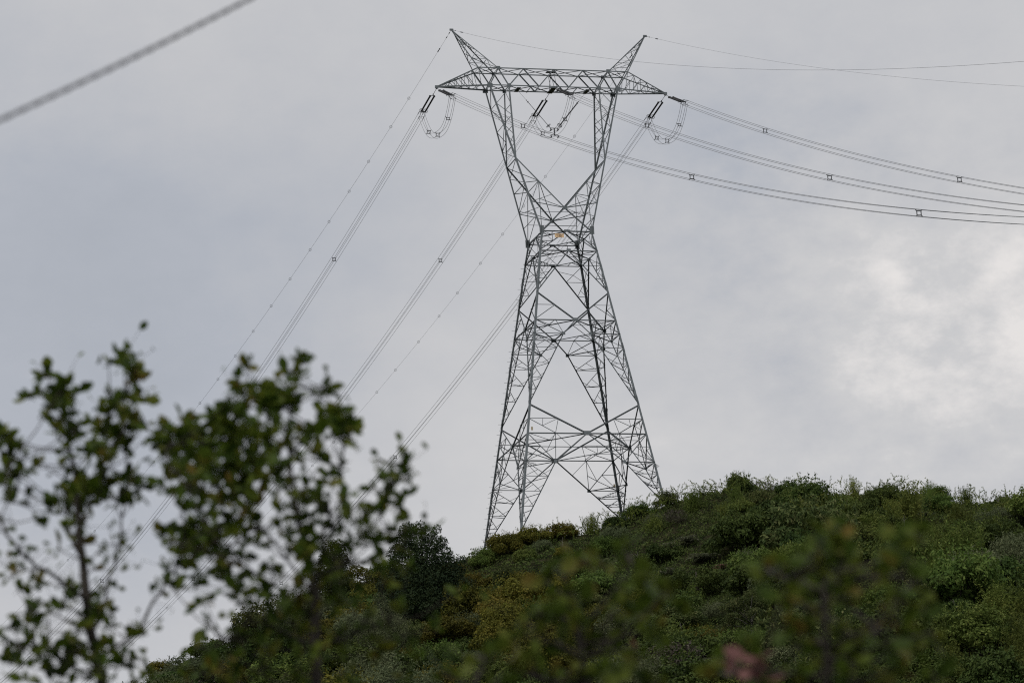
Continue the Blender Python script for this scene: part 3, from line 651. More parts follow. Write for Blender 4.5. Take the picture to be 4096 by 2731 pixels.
LEAF = dict(
    dark=leafmat('dark_green_leaves', [(0.021, 0.036, 0.012), (0.040, 0.064, 0.016), (0.065, 0.097, 0.023), (0.117, 0.147, 0.039)], .25),
    mid=leafmat('mid_green_leaves', [(0.034, 0.059, 0.015), (0.068, 0.104, 0.022), (0.111, 0.154, 0.034), (0.176, 0.200, 0.055)], .3),
    olive=leafmat('olive_leaves', [(0.044, 0.049, 0.012), (0.087, 0.088, 0.016), (0.141, 0.129, 0.022), (0.208, 0.167, 0.034)], .3),
    grey=leafmat('grey_green_leaves', [(0.050, 0.064, 0.030), (0.091, 0.114, 0.055), (0.137, 0.160, 0.080), (0.196, 0.212, 0.112)], .3),
    pale=leafmat('pale_tipped_leaves', [(.026, .040, .014), (.050, .070, .021), (.095, .112, .036), (.20, .19, .08)], .25, patch=1.2),
    cane=leafmat('cane_leaves', [(0.047, 0.070, 0.016), (0.089, 0.121, 0.024), (0.143, 0.177, 0.039), (0.235, 0.238, 0.064)], .3),
    fern=leafmat('fern_fronds', [(0.064, 0.077, 0.046), (0.103, 0.116, 0.071), (0.153, 0.155, 0.098), (0.217, 0.205, 0.134)], .3),
    deadfern=leafmat('dead_fern_fronds', [(0.115, 0.061, 0.049), (0.204, 0.111, 0.091), (0.307, 0.172, 0.146), (0.383, 0.222, 0.195)], .2),
    pine=leafmat('blackish_green_leaves', [(.008, .016, .008), (.014, .027, .012), (.024, .042, .017), (.045, .062, .024)], .15),
    scrub=leafmat('drab_scrub_leaves', [(.016, .026, .009), (.036, .054, .015), (.070, .092, .024), (.12, .13, .042)], .25, patch=.5),
    twig=leafmat('dry_twigs', [(.04, .036, .026), (.07, .06, .045), (.10, .09, .07), (.15, .135, .11)], .1),
    grass=leafmat('dry_grass_blades', [(.13, .105, .05), (.2, .16, .08), (.27, .22, .11), (.34, .28, .15)], .3),
    near=leafmat('near_tree_leaves', [(.012, .022, .005), (.030, .054, .007), (.068, .115, .011), (.14, .17, .022), (.19, .12, .025)], .42, .5, 7., .03, .16),
    near2=leafmat('near_shrub_leaves', [(.012, .022, .005), (.034, .058, .008), (.070, .106, .013), (.12, .14, .022), (.17, .09, .025)], .42, .5, 8., .03, .14),
    red=leafmat('reddish_young_leaves', [(.13, .055, .045), (.19, .09, .08), (.25, .15, .14)], .35, .5, 1.2, .05),
)
def fmesh(name, parts, mat):
    V = []; Q = []; k = 0
    for P, Nn, A, l, w in parts:
        v, q = quads(P, Nn, A, l, w); V.append(v); Q.append(q + k); k += len(v)
    return mesh_np(name, np.concatenate(V), np.concatenate(Q), mat)
PROT = {}
def proto(kind, i, R, H, foliage_me, stem_mb, smat):
    sm = None
    if stem_mb:
        sm = bpy.data.meshes.new('stem'); sm.from_pydata([tuple(v) for v in stem_mb.v], [], stem_mb.f); sm.update(); sm.materials.append(smat)
    PROT.setdefault(kind, []).append((R, H, foliage_me, sm))
def mk(kind, seed, R, H, n, lr, nleaf, leaf, mat, **k):
    rng = np.random.default_rng(seed); lb = lobes_round(rng, R, H, n, lr); pr = [lobed(rng, lb, nleaf, leaf, **k)]
    # stray shoots standing out of the outline
    m = 70; a = rng.uniform(0, 6.28, m); q = np.sqrt(rng.uniform(0, 1, m)) * R * .95; base = np.stack([np.cos(a) * q, np.sin(a) * q, H * (.55 + .4 * np.sqrt(1 - (q / R) ** 2))], 1)
    P = (base[:, None] + np.stack([rng.normal(0, .06, (m, 6)), rng.normal(0, .06, (m, 6)), rng.uniform(0, .55, (m, 6)) * rng.uniform(.2, 1, (m, 1))], 2)).reshape(-1, 3)
    A = unit(len(P), rng); A[:, 2] += .8; pr.append((P, unit(len(P), rng), A, rng.uniform(.6, 1.1, len(P)) * leaf, rng.uniform(.3, .5, len(P)) * leaf))
    proto(kind, seed, R, H, fmesh('foliage', pr, mat), stems(rng, H * .8, R, 7, .05, None), M['bark'])
for s_ in range(3): mk('dark', 10 + s_, 2.2, 2.2 + .3 * s_, 26, .66, 8000, .21, LEAF['dark'])
for s_ in range(3): mk('mid', 20 + s_, 2.0, 1.9 + .3 * s_, 24, .6, 7500, .19, LEAF['mid'], ratio=.5)
for s_ in range(3): mk('olive', 30 + s_, 2.1, 1.9 + .25 * s_, 30, .52, 9000, .16, LEAF['olive'], ratio=.6)
for s_ in range(2): mk('grey', 40 + s_, 1.8, 2.0, 20, .62, 8000, .15, LEAF['grey'], ratio=.35, flat=.9)
for s_ in range(2): mk('pale', 50 + s_, 2.3, 2.6, 24, .64, 7500, .22, LEAF['pale'], ratio=.4)
for s_ in range(2): mk('twiggy', 56 + s_, 1.4, 1.7, 14, .6, 1800, .2, LEAF['twig'], ratio=.14)
def mk_cane(seed):
    rng = np.random.default_rng(seed); P = []; A = []; mb = MB()
    for i in range(60):
        a = rng.uniform(0, 6.28); q = abs(rng.normal(0, .7)); b = np.array([math.cos(a) * q, math.sin(a) * q, 0.]); H = rng.uniform(1.5, 3.1); ln = rng.normal(0, .35, 2)
        pts = []
        for j in range(9):
            t = j / 8; p = b + np.array([ln[0] * t * t, ln[1] * t * t, H * (t - .12 * t ** 3 * abs(ln[0]))]); pts.append(Vector(p))
            if j > 1:
                m = 9; P.append(p + rng.normal(0, .10, (m, 3))); u = unit(m, rng); u[:, 2] += .35; A.append(u)
        if i % 3 == 0: mb.tube(pts, [.022 * (1 - .7 * j / 8) for j in range(9)], 4)
    P = np.concatenate(P); A = np.concatenate(A); P[:, 2] = np.maximum(P[:, 2], .05); n = len(P)
    l = rng.uniform(.12, .26, n); proto('cane', seed, 1.2, 2.7, fmesh('foliage', [(P, unit(n, rng), A, l, l * .26)], LEAF['cane']), mb, LEAF['cane'])
for s_ in range(3): mk_cane(60 + s_)
def mk_fern(seed, mat, kind):
    rng = np.random.default_rng(seed); P = []; A = []; N_ = []; Ls = []
    for i in range(15):
        a = rng.uniform(0, 6.28); L_ = rng.uniform(.8, 1.5); c = np.array([math.cos(a), math.sin(a)]); b0_ = rng.normal(0, .25, 2); sidev = np.array([-c[1], c[0], 0])
        for j in range(16):
            t = (j + 1) / 16; p = np.array([b0_[0] + c[0] * L_ * t, b0_[1] + c[1] * L_ * t, .35 + L_ * (1.15 * t - 1.15 * t * t)])
            for q in (-1, 1):
                w = .30 * (1 - t) ** .7 + .04; P.append(p + sidev * q * w * .5); A.append(sidev * q + np.array([c[0], c[1], -.1]) * .35); N_.append(np.array([0, 0, 1.]) + rng.normal(0, .25, 3)); Ls.append(w * 1.1)
    P = np.array(P); A = np.array(A); N_ = np.array(N_); N_ /= np.linalg.norm(N_, axis=1, keepdims=True); Ls = np.array(Ls)
    proto(kind, seed, 1.2, 1.0, fmesh('fronds', [(P, N_, A, Ls, Ls * .3 + .02)], mat), None, None)
for s_ in range(2): mk_fern(70 + s_, LEAF['fern'], 'fern')
mk_fern(75, LEAF['deadfern'], 'deadfern')
LBL = {'dark': ('shrub', 'dense rounded dark green shrub', 'dark green shrubs'),
       'mid': ('shrub', 'fresh mid green leafy shrub', 'mid green shrubs'),
       'olive': ('shrub', 'small leaved yellowish olive shrub', 'olive shrubs'),
       'grey': ('shrub', 'feathery grey green shrub with narrow leaves', 'grey green shrubs'),
       'pale': ('shrub', 'large shrub with pale cream tipped foliage', 'pale tipped shrubs'),
       'twiggy': ('shrub', 'nearly bare grey twiggy shrub', 'bare twiggy shrubs'),
       'cane': ('bamboo_clump', 'upright light green clump of leafy canes', 'leafy cane clumps'),
       'fern': ('fern', 'low pale green fern with arching fronds', 'ferns'),
       'deadfern': ('dead_fern', 'withered pinkish brown fern', 'withered ferns')}
CAT = {'cane': 'bamboo', 'fern': 'fern', 'deadfern': 'fern'}
COUNT = {}
def zone(x, y):
    u, v = frame_uv(x, y, T(x, y) + 1)
    if y > 379 and u > 1500: return ('on the crest left of the tower feet', 'on the crest between the tower legs', 'on the crest just right of the tower', 'on the crest far to the right')[0 if u < 1950 else 1 if u < 2650 else 2 if u < 3350 else 3]
    if u < 1150: return 'on the low left ridge behind the blurred trees' if v < 2640 else 'at the bottom left of the hillside'
    if u < 1950: return 'on the slope around the tallest dark tree' if v < 2480 else 'on the lower slope left of centre'
    if u < 2650: return 'on the slope right below the tower' if v < 2400 else 'low on the slope below the tower'
    if u < 3300: return 'on the upper slope right of the tower' if v < 2280 else 'on the lower slope right of centre'
    return 'on the upper slope at the far right' if v < 2280 else 'on the lower slope at the far right'
def plant(kind, x, y, sc=1.0, szf=1.0, label=None, group=True, idx=None, rng=random, sink=.15):
    pr = PROT[kind]; R, H, fm, sm = pr[rng.randrange(len(pr)) if idx is None else idx]
    nm, lb, gp = LBL[kind]; e = empty(nm, (x, y, T(x, y) - sink), rng.uniform(0, 6.28)); e.scale = (sc, sc, sc * szf)
    zn_ = zone(x, y)
    tag(e, label or (lb + ' ' + zn_), CAT.get(kind, 'shrub'), gp + ' ' + zn_ if label is None else None)
    link('foliage' if kind not in ('fern', 'deadfern') else 'fronds', fm, e)
    if sm: link('stem', sm, e)
    COUNT[kind] = COUNT.get(kind, 0) + 1
    return e
# ---- lone trees of the hill
def tree(name, label, x, y, lobes, nleaf, leaf, mat, trunk_h, tr=.14, bark='bark', seed=1, parts=None, **k):
    rng = np.random.default_rng(seed); e = empty(name, (x, y, T(x, y) - .2)); tag(e, label, 'tree')
    pr = [lobed(rng, lobes, nleaf, leaf, **k)] + (parts(rng) if parts else [])
    link('crown', fmesh('crown', pr, mat), e); mb = MB()
    mb.tube([Vector((0, 0, -.6)), Vector((.05, 0, trunk_h * .5)), Vector((0, .05, trunk_h))], [tr, tr * .75, tr * .35], 8)
    for l in lobes[::max(1, len(lobes) // 9)]:
        a = Vector((0, 0, min(trunk_h, max(.3, l[2] * .6)))); b = Vector(l[:3]); mb.tube([a, a.lerp(b, .5) + Vector((0, 0, .15)), b], [tr * .45, tr * .3, tr * .12], 6)
    mb.build('trunk', M[bark], e, True); return e
def place_px(u, v, lo=296.0, hi=388.0):
    """where the ray through a photo point meets the hillside"""
    d = ray(u, v); Y = lo
    while Y < hi:
        p = CAM + d * (Y / d.y)
        if T(p.x, p.y) >= p.z: return p.x, p.y
        Y += .25
    return p.x, hi
rg = np.random.default_rng(99)
KEEP = []                                                                # (x, y, r) kept free around the named plants
def conic(rng, R, H, n):
    o = []
    for i in range(n):
        t = rng.uniform(0.02, .96); a = rng.uniform(0, 6.28); r = R * (math.sin(min(1, (1 - t) * 1.25 + .12) * math.pi / 2)) * rng.uniform(.45, .85); o.append((math.cos(a) * r, math.sin(a) * r, .6 + H * t * .93, R * .34 * (1.15 - .5 * t)))
    return o
x, y = place_px(1700, 2500); big = [(a_ * 1.1, b_, c_ * 1.06, d_ * 1.1) for a_, b_, c_, d_ in [(-1.0, 0, 7.6, .75), (-.5, .2, 7.0, .9), (-1.3, -.1, 6.7, .8), (.55, .1, 7.2, .7), (.9, 0, 6.5, .85), (-1.9, 0, 5.8, .8), (-1.2, .3, 5.9, 1.1), (.2, 0, 6.1, 1.1), (1.5, 0, 5.6, .9), (-2.3, 0, 4.7, .8), (-1.3, -.4, 4.7, 1.2), (.2, -.5, 4.8, 1.3), (1.6, -.2, 4.6, 1.1), (2.3, .2, 4.2, .9), (-2.5, 0, 3.4, 1.0), (-1.2, -.6, 3.4, 1.3), (.4, -.8, 3.4, 1.4), (2.0, -.5, 3.3, 1.2), (3.0, 0, 2.8, 1.0), (-2.6, -.3, 2.2, 1.0), (-1.0, -.9, 2.0, 1.3), (.7, -1.0, 2.0, 1.4), (2.3, -.7, 2.0, 1.2), (3.5, -.2, 1.6, .9), (-1.6, -.8, .9, 1.1), (1.0, -1.2, .9, 1.2), (2.8, -.8, .8, 1.0)]]
tree('dense_tree', 'tallest blackish green dense tree standing on the hill left of the tower', x, y, big + [(a_ + rg.normal(0, .8), b_ + rg.normal(0, .5), c_ + rg.normal(0, .5), d_ * .55) for a_, b_, c_, d_ in big], 46000, .19, LEAF['pine'], 7.0, .2, seed=3, ratio=.42, flat=1.0, droop=.3); KEEP.append((x, y, 3.0))
x, y = place_px(1345, 2410); tree('dense_tree', 'narrow conical dark green tree on the left ridge, behind the blurred tree trunk', x, y, conic(rg, 1.9, 5.3, 60) + [(0, 0, z_, 1.1 - .12 * z_) for z_ in (1., 2., 3., 4.)], 18000, .17, LEAF['dark'], 4.2, .13, seed=4, ratio=.5, flat=1.1); KEEP.append((x, y, 1.6))
def weep(rng):
    P = []; m = 170
    for i in range(m):
        a = rng.uniform(0, 6.28); q = rng.uniform(.5, 2.2); z0 = 4.6 * (1 - (q / 3.4) ** 2) * rng.uniform(.6, 1); L_ = rng.uniform(.6, 1.7); k = 16
        t = rng.uniform(0, 1, k); P.append(np.stack([math.cos(a) * (q + .12 * t) + rng.normal(0, .05, k), math.sin(a) * (q + .12 * t) + rng.normal(0, .05, k), z0 - L_ * t], 1))
    P = np.concatenate(P); n = len(P); A = unit(n, rng) * .4; A[:, 2] -= 1; l = rng.uniform(.12, .24, n); return [(P, unit(n, rng), A, l, l * .3)]
x, y = place_px(1540, 2640); tree('weeping_tree', 'soft grey green drooping tree below the tallest dark tree', x, y, [(0, 0, 2.6, 1.7)] + [(math.cos(a) * 1.3, math.sin(a) * 1.3, 2.0 + .8 * math.sin(a * 2.3), .95) for a in np.linspace(0, 6, 9)] + [(0, .1, 4.3, .9), (-.3, 0, 5.0, .55)], 9000, .16, LEAF['grey'], 4.2, .14, seed=5, parts=weep, ratio=.3, flat=1.2, droop=1.0); KEEP.append((x, y, 2.3))
x, y = place_px(1500, 2420); tree('crooked_tree', 'olive brown spreading tree leaning left of the tallest dark tree', x, y, [(-1.5, 0, 3.3, .7), (-2.2, .2, 3.0, .5), (-.8, .3, 3.0, .8), (.1, 0, 2.5, .9), (.7, -.2, 1.7, .9), (-.4, -.3, 1.4, .9), (-1.6, .1, 2.1, .55), (1.0, .2, 2.8, .7)], 6500, .15, LEAF['olive'], 2.6, .12, seed=6, ratio=.5); KEEP.append((x, y, 1.6))
x, y = at(3960, 2731, 291).x, 289.0; tree('spreading_tree', 'broad pale green crowned tree over a dark hollow in the lower right corner', x, y, [(math.cos(a) * r, math.sin(a) * r, 5.9 - .22 * r * r + .3 * math.sin(a * 3), .85) for r, a in [(0, 0)] + [(1.3, a) for a in np.linspace(0, 5.2, 6)] + [(2.5, a) for a in np.linspace(.3, 5.9, 10)]], 15000, .17, LEAF['pale'], 5.4, .13, 'bark', seed=7, ratio=.4, flat=.62); KEEP.append((x, y, 3.6)); KEEP.append((x, y + 4.5, 3.2))
for i, (u, v, sc, lb) in enumerate(((3010, 2560, 1.0, 'pale flowered spreading tree in the middle of the right slope'), (3620, 2440, .95, 'cream tipped bushy tree high on the far right slope'))):
    x, y = place_px(u, v); tree('bushy_tree', lb, x, y, [(q[0] * sc, q[1] * sc, q[2] * 1.25 + .5, q[3]) for q in lobes_round(rg, 2.4, 2.9, 24, .6)], 8000, .18, LEAF['pale'], 2.8, .12, 'bark_pale', seed=20 + i, ratio=.38, flat=.6); KEEP.append((x, y, 2.2))
x, y = place_px(2470, 2330); tree('round_tree', 'grey green round crowned small tree right of centre on the slope', x, y, lobes_round(rg, 1.6, 2.4, 18, .5), 6500, .14, LEAF['grey'], 2.0, .1, seed=31, ratio=.4); KEEP.append((x, y, 1.4))
x, y = place_px(2790, 2390); tree('spreading_tree', 'wide dark green flat topped tree just left of centre on the right slope', x, y, [(q[0] * 1.25, q[1], q[2], q[3]) for q in lobes_round(rg, 2.4, 2.7, 26, .6)], 9000, .18, LEAF['dark'], 2.3, .12, seed=32, ratio=.5); KEEP.append((x, y, 2.4))
# ---- named shrubs on the skyline
def sky_px(u, Y=386): p = at(u, 2000, Y); return p.x
for (kind, u, Y, sc, zf, lb) in (('olive', 2010, 384, .95, 1.0, 'olive shrub at the foot of the tower leg nearest the left'),
                                 ('olive', 2130, 385, .85, 1.0, 'olive shrub hiding the base of the second tower leg'), ('olive', 2240, 386, .8, .9, 'rounded olive shrub on the crest between the tower legs'),
                                 ('dark', 2470, 385.5, .62, 1.0, 'dark shrub in front of the third tower leg on the crest'), ('mid', 2560, 386, .7, .9, 'green shrub in front of the rightmost tower leg'),
                                 ('dark', 2960, 386, .62, 1.7, 'spiky dark shrub rising above the crest right of the tower'), ('twiggy', 3055, 387, .7, 1.3, 'bare pale twiggy bush on the crest, right of a spiky dark shrub'),
                                 ('dark', 3230, 386, .62, .95, 'dark rounded shrub on the highest part of the crest'), ('dark', 3550, 386, .66, .9, 'dark flat topped shrub on the crest far right of the tower'),
                                 ('mid', 3740, 386, .8, .85, 'broad green shrub on the crest near the right edge'), ('dark', 3990, 386, .66, .9, 'dark shrub on the crest closest to the right edge'),
                                 ('dark', 850, 384, .8, 1.0, 'dark shrub on the low left ridge where the lines pass'), ('grey', 670, 383, .7, 1.0, 'grey green bush at the lowest left end of the ridge')):
    x = sky_px(u, Y); plant(kind, x, Y, sc, zf, lb, sink=.7 if u > 2900 else .35); KEEP.append((x, Y, 1.3))
# ---- the scrub itself
rr_ = random.Random(5)
cand = []
yy = 291.0; row = 0
while yy < 388.5:
    st_ = 3.7; x0 = -yy * .128; x1 = yy * .128
    xx = x0 + (row % 2) * st_ / 2
    while xx < x1:
        cand.append((xx + rr_.uniform(-1.1, 1.1), yy + rr_.uniform(-1.1, 1.1))); xx += st_
    yy += 3.4; row += 1
nsh = 0
for (x, y) in cand:
    if any((x - a) ** 2 + (y - b) ** 2 < (r + .6) ** 2 for a, b, r in KEEP): continue
    z = T(x, y); u, v = frame_uv(x, y, z + 1.2)
    if u < -150 or u > 4250 or v > 2900: continue
    crest = y > 376
    zn = math.sin(x * .23 + 1) + math.sin(y * .19 + x * .11) + math.sin(x * .09 - y * .13 + 2)
    q = rr_.random()
    if u < 1100: w = dict(olive=.3, dark=.25, mid=.1, grey=.15, fern=.05, twiggy=.05, cane=0, pale=.02, deadfern=.02)
    elif u < 2350: w = dict(olive=.42, dark=.16, mid=.10, grey=.10, fern=.14, twiggy=.03, cane=.0, pale=.02, deadfern=.04)
    elif u < 2900 and v > 2100: w = dict(olive=.08, dark=.26, mid=.16, grey=.12, fern=.22, twiggy=.04, cane=.08, pale=.03, deadfern=.07)
    elif v < 2150: w = dict(olive=.0, dark=.22, mid=.22, grey=.03, fern=.02, twiggy=.04, cane=.42, pale=.02, deadfern=.01)
    else: w = dict(olive=.0, dark=.32, mid=.24, grey=.09, fern=.05, twiggy=.012, cane=.27, pale=.07, deadfern=.01)
    ks = list(w); kind = rr_.choices(ks, [max(0, w[k] + (.05 * zn if k == 'dark' else 0)) for k in ks])[0]
    sc = rr_.choices((rr_.uniform(.6, .9), rr_.uniform(.9, 1.3), rr_.uniform(1.3, 1.85)), (.42, .38, .20))[0]
    if crest:
        sc = min(sc, 1.2); sc *= .66 if u < 3300 else .72
        if y > 383: sc *= .95
    if crest and u > 2500 and kind in ('dark', 'mid') and rr_.random() < .5: kind = 'cane'
    plant(kind, x, y, sc, rr_.uniform(.8, 1.2), rng=rr_, sink=rr_.uniform(.1, .5)); nsh += 1
print('shrubs', nsh, COUNT)
for i, (u, v, L_) in enumerate(((3985, 2080, 2.2), (3830, 2480, 1.6), (3600, 2130, 1.5), (2560, 2260, 1.3), (3140, 2250, 1.4), (2720, 2560, 1.5), (3420, 2640, 1.6), (2260, 2200, 1.2), (3300, 2420, 1.5), (2900, 2150, 1.3), (3700, 2290, 1.4), (1960, 2420, 1.2))):
    x, y = place_px(u, v); e = empty('dead_tree', (x, y - .9, T(x, y - .9) + .2)); q = random.Random(i)
    tag(e, 'thin bare dead tree ' + zone(x, y), 'dead tree', 'thin bare dead trees ' + zone(x, y)); mb = MB()
    p0 = Vector((0, 0, -.4)); tip = Vector((q.uniform(-.4, .4), 0, L_)); md = p0.lerp(tip, .5) + Vector((q.uniform(-.15, .15), 0, 0)); mb.tube([p0, md, tip], [.035, .026, .01], 5)
    mb.build('stem', M['bark_pale'], e)
    for j in range(5):
        a_ = md.lerp(tip, q.uniform(-.3, .85)); mb = MB(); mb.tube([a_, a_ + Vector((q.uniform(-.35, .35), q.uniform(-.2, .2), q.uniform(.1, .4)))], [.014, .006], 4); mb.build('twig', M['bark_pale'], e)
# ---- ground cover: one mass of small leaves, plus dry grass and skyline climbers
def cover(name, n, mat, size, ratio, hmax, mask, label_kind='stuff', up=.5, seed=1):
    rng = np.random.default_rng(seed); y = rng.uniform(288, 396, n * 3); x = rng.uniform(-1, 1, n * 3) * y * .13; m = mask(x, y, rng); x, y = x[m][:n], y[m][:n]
    bump = np.clip(.5 + .5 * np.sin(x * 1.7 + 1.3 * np.sin(y * 1.1)) * np.sin(y * 1.5 + .8 * np.sin(x * .9)), 0, 1)
    z = terr(x, y) + rng.uniform(0, 1, len(x)) ** .7 * hmax * (.12 + 1.1 * bump ** 2.2) ; P = np.stack([x, y, z], 1); k = len(x)
    Nn = unit(k, rng) + np.array([0, -.5, .7]); Nn /= np.linalg.norm(Nn, axis=1, keepdims=True); A = unit(k, rng); A[:, 2] += up; l = size * rng.uniform(.6, 1.4, k)
    v, q = quads(P, Nn, A, l, l * ratio); o = link(name, mesh_np(name, v, q, mat)); return tag(o, kind='stuff')
o = cover('undergrowth', 420000, LEAF['scrub'], .21, .42, .95, lambda x, y, r: r.random(len(x)) < .5 + .5 * np.sin(x * .2 + 1) * np.sin(y * .16), seed=2); tag(o, 'low tangled green undergrowth covering the hillside between the shrubs', 'undergrowth')
o = cover('bramble', 300000, LEAF['dark'], .20, .45, .8, lambda x, y, r: r.random(len(x)) < .5 - .4 * np.sin(x * .2 + 1) * np.sin(y * .16), seed=3); tag(o, 'dark low scrub leaves covering the hillside ground', 'undergrowth')
DG = [place_px(1190, 2450), place_px(1240, 2440), place_px(960, 2610), place_px(1040, 2570), place_px(2150, 2560), (sky_px(1850), 384), (sky_px(1900), 385), (sky_px(2320), 386), (sky_px(2400), 386), place_px(2420, 2160), place_px(1000, 2600), place_px(1900, 2460)]
def dgmask(x, y, r):
    m = np.zeros(len(x), bool)
    for a, b in DG: m |= ((x - a) ** 2 + ((y - b) / 1.6) ** 2 < r.uniform(.2, 1.6, len(x)) ** 2)
    return m
o = cover('dry_grass', 16000, LEAF['grass'], .34, .07, .55, dgmask, up=2.2, seed=4); tag(o, 'patches of dry straw coloured grass on the ridge', 'grass')
# arching climber shoots on the skyline
rng = np.random.default_rng(12); P = []; A = []; Lf = []; mb = MB()
for i in range(330):
    u = rng.choice([rng.uniform(2380, 2900), rng.uniform(2900, 4150), rng.uniform(2150, 2400)], p=[.4, .52, .08]); Y = rng.uniform(383, 388); x = sky_px(u, Y); z0 = T(x, Y) + rng.uniform(.3, .9); H = rng.uniform(.45, 1.25) * (1.15 if 2500 < u < 2750 else 1.0); ln = rng.normal(0, .55); ly = rng.normal(0, .3)
    pts = []
    for j in range(10):
        t = j / 9; p = np.array([x + ln * t ** 2.2, Y + ly * t * t, z0 + H * (t - .35 * abs(ln) * t ** 4)]); pts.append(Vector(p))
        if j > 2:
            m = 5; P.append(p + rng.normal(0, .035, (m, 3))); A.append(unit(m, rng)); Lf.append(rng.uniform(.07, .15, m))
    mb.tube(pts, [.010 * (1 - .6 * j / 9) for j in range(10)], 4)
P = np.concatenate(P); A = np.concatenate(A); Lf = np.concatenate(Lf); v, q = quads(P, unit(len(P), rng), A, Lf, Lf * .5)
V1_ = np.concatenate([v, np.array([tuple(p) for p in mb.v])]); me = bpy.data.meshes.new('climbing_shoots'); me.from_pydata(V1_.tolist(), [], q.tolist() + [tuple(a + len(v) for a in f) for f in mb.f]); me.materials.append(LEAF['cane'])
o = link('climbing_shoots', me); tag(o, 'thin arching climber shoots standing above the skyline of the ridge', 'climbing plant', kind='stuff')
